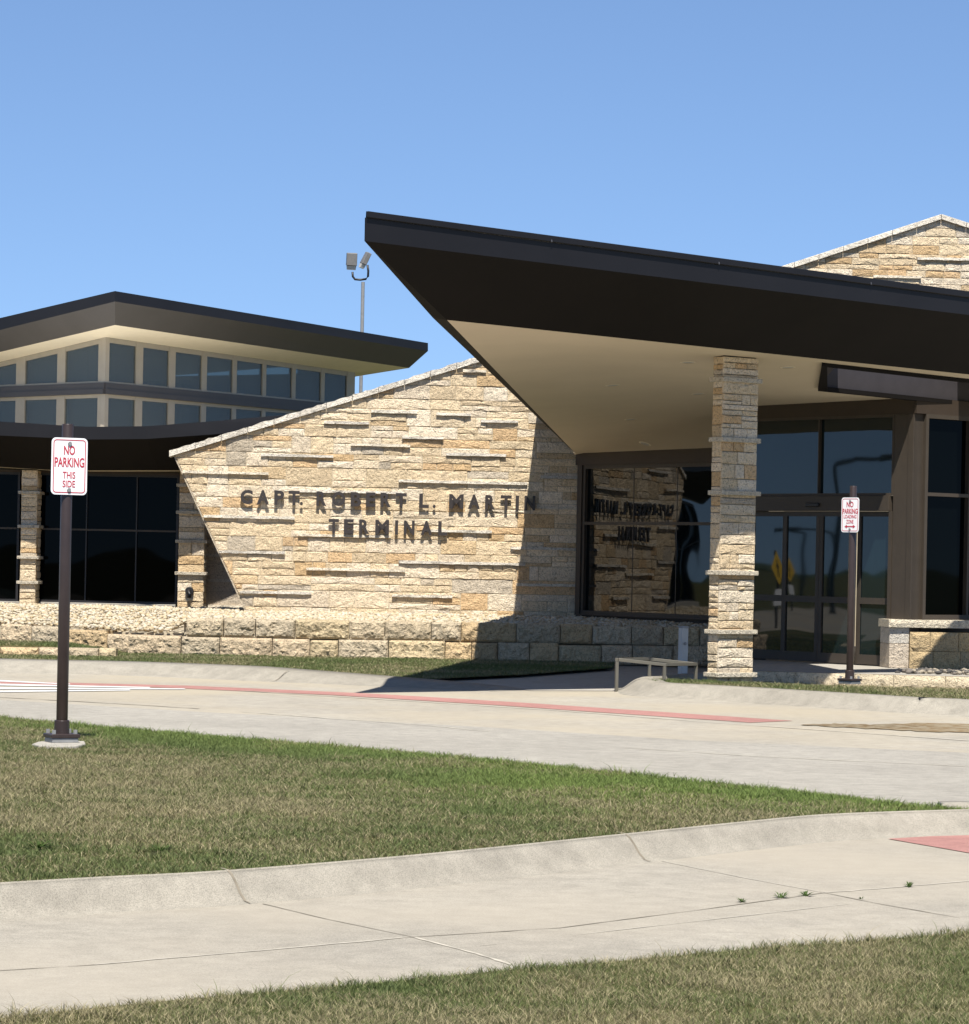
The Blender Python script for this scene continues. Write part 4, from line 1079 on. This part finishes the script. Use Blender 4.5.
# ------------------------------------------------------------------ light pole behind the left roof
lp = empty('light_pole', 'slender grey pole with two floodlights rising behind the clerestory roof', 'light pole')
LPY = 76.0; pb = at_y(357.0, 600, LPY); top = at_y(360.3, 282, LPY); px0 = (pb.x + top.x)/2 + .03
mb = MB(); mb.tube([(px0, LPY, 0), (px0, LPY, top.z)], .045, 12); mb.build('pole', M['galv'], lp)
U = lambda x, y: at_y(x, y, LPY)
mb = MB(); mb.tube([U(352.5, 272), U(352.8, 276.5), U(355, 279.3), U(360.3, 279.8), U(366, 279), U(368, 276.5), U(368.3, 271), U(367.5, 265)], .028, 8); mb.build('bracket', M['black'], lp, smooth=True)
def flood(cx, cy, wpx, hpx, yaw, tilt, roll):
    s = LPY/F; mb = MB(); W_, H_ = wpx*s/2, hpx*s/2
    R_ = Matrix.Rotation(yaw, 3, 'Z') @ Matrix.Rotation(roll, 3, 'Y') @ Matrix.Rotation(tilt, 3, 'X'); c_ = U(cx, cy)
    pts = lambda x, d, z: c_ + R_ @ Vector((x, d, z))
    mb.box8([pts(-W_, -.05, -H_*.5), pts(W_, -.05, -H_*.5), pts(W_, .22, -H_*.5), pts(-W_, .22, -H_*.5), pts(-W_, -.05, H_), pts(W_, -.05, H_), pts(W_, .16, H_), pts(-W_, .16, H_)])
    f = mb.build('floodlight', M['flood'], lp, bevel=.015)
    mb = MB(); mb.box8([pts(-W_*.8, 0, -H_), pts(W_*.8, 0, -H_), pts(W_*.8, .18, -H_), pts(-W_*.8, .18, -H_), pts(-W_*.9, -.03, -H_*.5 - .004), pts(W_*.9, -.03, -H_*.5 - .004), pts(W_*.9, .2, -H_*.5 - .004), pts(-W_*.9, .2, -H_*.5 - .004)])
    mb.build('lamp_housing', M['grey_metal'], f)
    return f
flood(351.8, 261.5, 10.5, 17, .12, .12, .02)
flood(365.6, 260.5, 5.0, 17, .35, .15, .40)

# ------------------------------------------------------------------ rail and button post by the walk
rk = empty('bike_rack', 'low rectangular bronze tube rail beside the rounded kerb end', 'rail')
A_, B__, C_, D_ = at_y(617, 658, 37.2), at_y(649.5, 657.5, 38.2), at_y(696, 662.5, 38.2), at_y(664.5, 663, 37.25)
for p in (A_, B__, C_, D_):
    mb = MB(); mb.box(Wall(p[:2], 20), -.019, .019, 0, p.z - .042, -.019, .019); mb.build('post', M['rail'], rk, bevel=.004)
for p, q in ((A_, B__), (B__, C_), (C_, D_), (D_, A_)):
    v = (q - p).normalized(); sd = Vector((-v.y, v.x, 0)).normalized()*.019; dn = Vector((0, 0, -.04)); e = v*.017; mb = MB()
    P0, P1 = p - e, q + e*-1.1
    mb.box8([P0 - sd + dn, P1 - sd + dn, P1 + sd + dn, P0 + sd + dn, P0 - sd, P1 - sd, P1 + sd, P0 + sd]); mb.build('top_rail', M['rail'], rk, bevel=.003)
bp = empty('door_button_post', 'square grey metal post with a push button standing left of the stone column', 'post')
bb = at_y(682.5, 678, 40.0); BW = Wall(bb[:2], 25); zt = BW.sz(683, 627)[1]
mb = MB(); mb.box(BW, -.048, .048, 0, zt - .015, -.05, .05); mb.build('post', M['grey_metal'], bp, bevel=.005)
mb = MB(); mb.box(BW, -.052, .052, zt - .0145, zt + .012, -.054, .054); mb.build('cap', M['galv'], bp, bevel=.004)
mb = MB(); c_ = BW.P(0, zt - .22, .05); mb.tube([c_, c_ + BW.n*.012], .022, 16); mb.build('push_button', M['galv'], bp)

# ------------------------------------------------------------------ what the door glass mirrors: crossing signs, lot lamps, distant trees
def mirror(px, py, total):
    p = DW.hit(px, py); r = ray(px, py); l = math.hypot(r.x, r.y); d = Vector((r.x/l, r.y/l, 0)); n = DW.n; d2 = d - n*2*d.dot(n); used = math.hypot(p.x, p.y)
    z = EYE + (ray(px, py).z)*total; q = p + d2*(total - used); return Vector((q.x, q.y, z)), d2
def crossing(px, py, hpx, label, total):
    c_, d2 = mirror(px, py, total); t = empty('pedestrian_crossing_sign', label, 'sign', 'pedestrian crossing signs up the road')
    ang = math.degrees(math.atan2(d2.y, d2.x)); w = Wall(c_[:2], 24)
    hd = hpx/2*total/F
    mb = MB(); q = [(0, -hd), (hd, 0), (0, hd), (-hd, 0)]; mb.prism([w.P(a, c_.z + z, .0) for a, z in q], [w.P(a, c_.z + z, .004) for a, z in q]); pl = mb.build('sign_plate', M['yellow'], t)
    mb = MB(); u = hd*.42; Q = lambda pts: mb.face([w.P(a*u, c_.z + z*u, .008) for a, z in pts])
    n = 12; Q([(.05 + .2*math.cos(k*2*PI/n), 1.0 + .2*math.sin(k*2*PI/n)) for k in range(n)])
    Q([(-.2, .75), (-.22, -.1), (.2, -.1), (.25, .75)]); Q([(-.2, -.12), (-.55, -1.2), (-.3, -1.2), (.02, -.12)]); Q([(.02, -.12), (.3, -1.2), (.55, -1.15), (.2, -.12)])
    Q([(.25, .7), (.65, .15), (.52, .08), (.22, .4)]); Q([(-.2, .7), (-.6, .2), (-.5, .1), (-.2, .4)])
    mb.build('walking_figure', M['black'], pl, recalc=False)
    mb = MB(); mb.box(w, -hd*.55, hd*.55, c_.z - hd*2.1, c_.z - hd*1.25, 0, .006); mb.build('plaque', M['signwhite'], t)
    mb = MB(); p = w.P(0, 0, -.05); mb.tube([(p.x, p.y, 0), (p.x, p.y, c_.z + hd)], .04, 10); mb.build('post', M['post'], t)
    return t
crossing(773, 568, 37, 'nearer yellow pedestrian crossing sign mirrored in the left door leaf', 74)
crossing(793.5, 568, 27, 'farther yellow pedestrian crossing sign mirrored in the second door leaf', 101)
def lot_lamp(px, py, total, side, label):
    c_, d2 = mirror(px, py, total); t = empty('lot_lamp', label, 'street lamp', 'car park lamps')
    mb = MB(); mb.tube([(c_.x, c_.y, 0), (c_.x, c_.y, c_.z)], .09, 10, .06); mb.build('pole', M['black'], t)
    v = Vector((-d2.y, d2.x, 0))*side; mb = MB(); mb.tube([c_, c_ + v*.5 + Vector((0, 0, .15)), c_ + v*1.3 + Vector((0, 0, .2))], .05, 8); mb.build('arm', M['black'], t)
    mb = MB(); e = c_ + v*1.6 + Vector((0, 0, .2)); mb.tube([e - v*.4, e + v*.4], .1, 8); mb.build('lamp_head', M['black'], t)
lot_lamp(808.5, 535, 150, -1, 'dark car park lamp mirrored in the second door leaf')
lot_lamp(830, 535, 140, -1, 'dark car park lamp mirrored in the third door leaf')
lot_lamp(836, 463, 95, 1, 'tall dark car park lamp mirrored in the transom glass over the doors')
# tree belt on the horizon
mb = MB()
for i in range(170):
    x = -560 + random.uniform(-25, 25); y = -300 + 800*i/170; r_ = random.uniform(5, 9); zc = r_*.15 - 3.2
    n = 9
    for k in range(5):
        cx, cy_, rr, cz = x + random.uniform(-6, 6), y + random.uniform(-5, 5), r_*random.uniform(.4, .7), zc*random.uniform(.7, 1.3)
        b = len(mb.v)
        for v in IV: mb.vert((cx + v[0]*rr*random.uniform(.75, 1.2), cy_ + v[1]*rr*random.uniform(.75, 1.2), max(-.1, cz + v[2]*rr*random.uniform(.7, 1.1))))
        for f in IF: mb.f.append(tuple(b + int(q) for q in f))
stuff(mb.build('tree_belt', M['leafmass'], recalc=False))

# ================================================================== GRASS
def vnoise(x, y, s, seed):
    r_ = np.random.default_rng(seed); g_ = r_.random((256, 256)); X, Y = x*s + 100, y*s + 100; i, j = np.floor(X).astype(int), np.floor(Y).astype(int); u, v = X - i, Y - j
    u, v = u*u*(3 - 2*u), v*v*(3 - 2*v); a = lambda di, dj: g_[(i + di) % 256, (j + dj) % 256]
    return a(0, 0)*(1 - u)*(1 - v) + a(1, 0)*u*(1 - v) + a(0, 1)*(1 - u)*v + a(1, 1)*u*v
def in_view(x, y, m=.25):
    return (np.abs(x)/np.maximum(y, .1) < .1615 + .02 + m/np.maximum(y, 1)) & (y > 9.2)
def edge_dist(x, y, line):
    d = np.full(len(x), 9.0)
    for (ax, ay), (bx, by) in zip(line, line[1:]):
        vx, vy = bx - ax, by - ay; l2 = vx*vx + vy*vy + 1e-9; t = np.clip(((x - ax)*vx + (y - ay)*vy)/l2, 0, 1); d = np.minimum(d, np.hypot(x - ax - t*vx, y - ay - t*vy))
    return d
def grass(name, poly, z, dens, hgt, wid, dry, lush=None, rag=None, cap=400000):
    P = np.array([p[:2] for p in poly]); x0, x1, y0, y1 = P[:, 0].min(), P[:, 0].max(), P[:, 1].min(), P[:, 1].max()
    y0 = max(y0, 9); x0 = max(x0, -10); x1 = min(x1, 10)
    n = int((x1 - x0)*(y1 - y0)*dens); x = RNG.uniform(x0, x1, n); y = RNG.uniform(y0, y1, n)
    k = in_view(x, y); x, y = x[k], y[k]; k = in_poly_np(x, y, poly); x, y = x[k][:cap], y[k][:cap]
    # straggling blades past the edge
    if rag is not None:
        ed = edge_dist(x, y, rag); e = np.clip(1 - ed/.22, 0, 1)
    else: e = np.zeros(len(x))
    n = len(x)
    patch = .6*vnoise(x, y, .8, 3) + .4*vnoise(x, y, 3.1, 5); tuft = vnoise(x, y, 9, 8)
    dryness = np.clip(dry + (patch - .5)*1.7, 0, 1)
    if lush is not None: dryness = np.clip(dryness - lush(x, y), 0, 1)
    isdry = RNG.random(n) < dryness*.85
    green = np.array([.096, .120, .048])*(1 + RNG.uniform(-.3, .35, (n, 1))) + np.array([.018, .02, .0])*RNG.random((n, 1))
    green = green*(1 - .15*dryness[:, None]) + np.array([.03, .018, .008])*dryness[:, None]
    straw = np.array([.27, .235, .135])*(1 + RNG.uniform(-.4, .35, (n, 1)))
    if lush is not None: green = green*(1 + np.array([.30, .42, .05])*np.clip(lush(x, y)*2, 0, 1)[:, None])
    c = np.where(isdry[:, None], straw, green)*1.08
    h = hgt*RNG.uniform(.45, 1.25, n)*(.65 + .7*tuft)*(1 + .7*e*RNG.random(n)); h *= np.where(RNG.random(n) < .01, 1.8, 1)
    a = RNG.uniform(0, 2*PI, n); ln = h*RNG.uniform(.25, 1.3, n)*np.where(isdry, 1.3, 1); b = RNG.uniform(0, 2*PI, n); ww = wid*RNG.uniform(.6, 1.3, n)/2
    zz = (z(x, y) if callable(z) else np.full(n, z)) - .008
    dx, dy = np.cos(a)*ww, np.sin(a)*ww; lx, ly = np.cos(b)*ln, np.sin(b)*ln
    V = np.stack([np.stack([x - dx, y - dy, zz], 1), np.stack([x + dx, y + dy, zz], 1),
                  np.stack([x + dx*.8 + lx*.4, y + dy*.8 + ly*.4, zz + h*.62], 1), np.stack([x - dx*.8 + lx*.4, y - dy*.8 + ly*.4, zz + h*.62], 1),
                  np.stack([x + lx, y + ly, zz + h], 1)], 1).reshape(-1, 3)
    i0 = (np.arange(n)*5)[:, None]; Fc = np.concatenate([i0 + np.array([[0, 1, 2]]), i0 + np.array([[0, 2, 3]]), i0 + np.array([[3, 2, 4]])], 0)
    c4 = np.concatenate([np.clip(c, 0, 1), np.ones((n, 1))], 1)
    return stuff(bulk(name, V, Fc, np.repeat(c4, 5, 0), M['blade']))
fe = far_edge
lush = lambda x, y: .45*np.clip(1 - edge_dist(x, y, fe)/1.6, 0, 1) + .45*np.exp(-((x - .8)**2/2.2 + (y - 19.5)**2/3))
grass('grass', ISLAND, .125, 9000, .030, .0042, .52, lush, fe, 600000)
grass('grass', NEARL, .02, 20000, .027, .0028, .55, None, NEAR_EDGE, 500000)
grass('grass', FAR_L, .05, 2400, .032, .008, .38)
grass('grass', RIGHT_L, right_z, 2600, .038, .007, .42)
grass('grass', [(-10, 44.85), (-5.5, 44.75), (-5.6, 46.35), (-7, 46.6), (-10, 46.9)], lambda x, y: .06 + .13*np.clip((-5.45 - x)/1.0, 0, 1), 2400, .035, .008, .2)
tri_sheet('lawn', [(-14, 44.75), (-5.5, 44.65), (-5.55, 46.4), (-14, 47.2)], lambda x, y: .06 + .13*np.clip((-5.45 - x)/1.0, 0, 1), M['turf'])
# weeds
def weed(x, y, z, r_, n, label, wide=1.0):
    p = at_z(x, y, z); mb = MB()
    for k in range(n):
        t = random.uniform(0, 2*PI); l = r_*random.uniform(.5, 1.1); hh = r_*random.uniform(.1, .55)/wide; wv = .0035
        d = Vector((math.cos(t), math.sin(t), 0)); s_ = Vector((-d.y, d.x, 0))*wv; b0 = p + d*random.uniform(0, .3*r_); gcol = random.uniform(.7, 1.3); mb.cur = (.05*gcol, .085*gcol, .018*gcol, 1)
        b = len(mb.v); mid = b0 + d*l*.5 + Vector((0, 0, hh*.8))
        for q in (b0 - s_*.5, b0 + s_*.5, mid + s_, mid - s_, b0 + d*l + Vector((0, 0, hh))): mb.vert(q)
        mb.f += [(b, b + 1, b + 2, b + 3), (b + 3, b + 2, b + 4)]
    o = mb.build('weed', M['blade'], recalc=False); return tag(o, label, 'weed', 'weeds')
weed(742, 902, .005, .035, 16, 'leftmost small weed in the pavement joint left of the cross joint')
weed(781, 898, .005, .05, 26, 'widest small weed in the pavement joint near the joint crossing', .9)
weed(806, 896, .005, .045, 22, 'small weed in the pavement joint just left of the joint crossing')
weed(909, 887, .005, .035, 16, 'tiny upright weed alone on the right part of the pavement joint', .7)
weed(861, 899, .005, .022, 8, 'tiny weed on the diagonal joint right of the joint crossing')
weed(38, 848, .135, .11, 60, 'broad dark green weed clump in dry grass near the left kerb', 1.6)
weed(160, 851, .135, .10, 40, 'second low weed clump in the island grass right of the darker one', 1.8)

for o in list(COL.objects):
    if o.type == 'EMPTY': set_base(o)
bpy.context.view_layer.update()
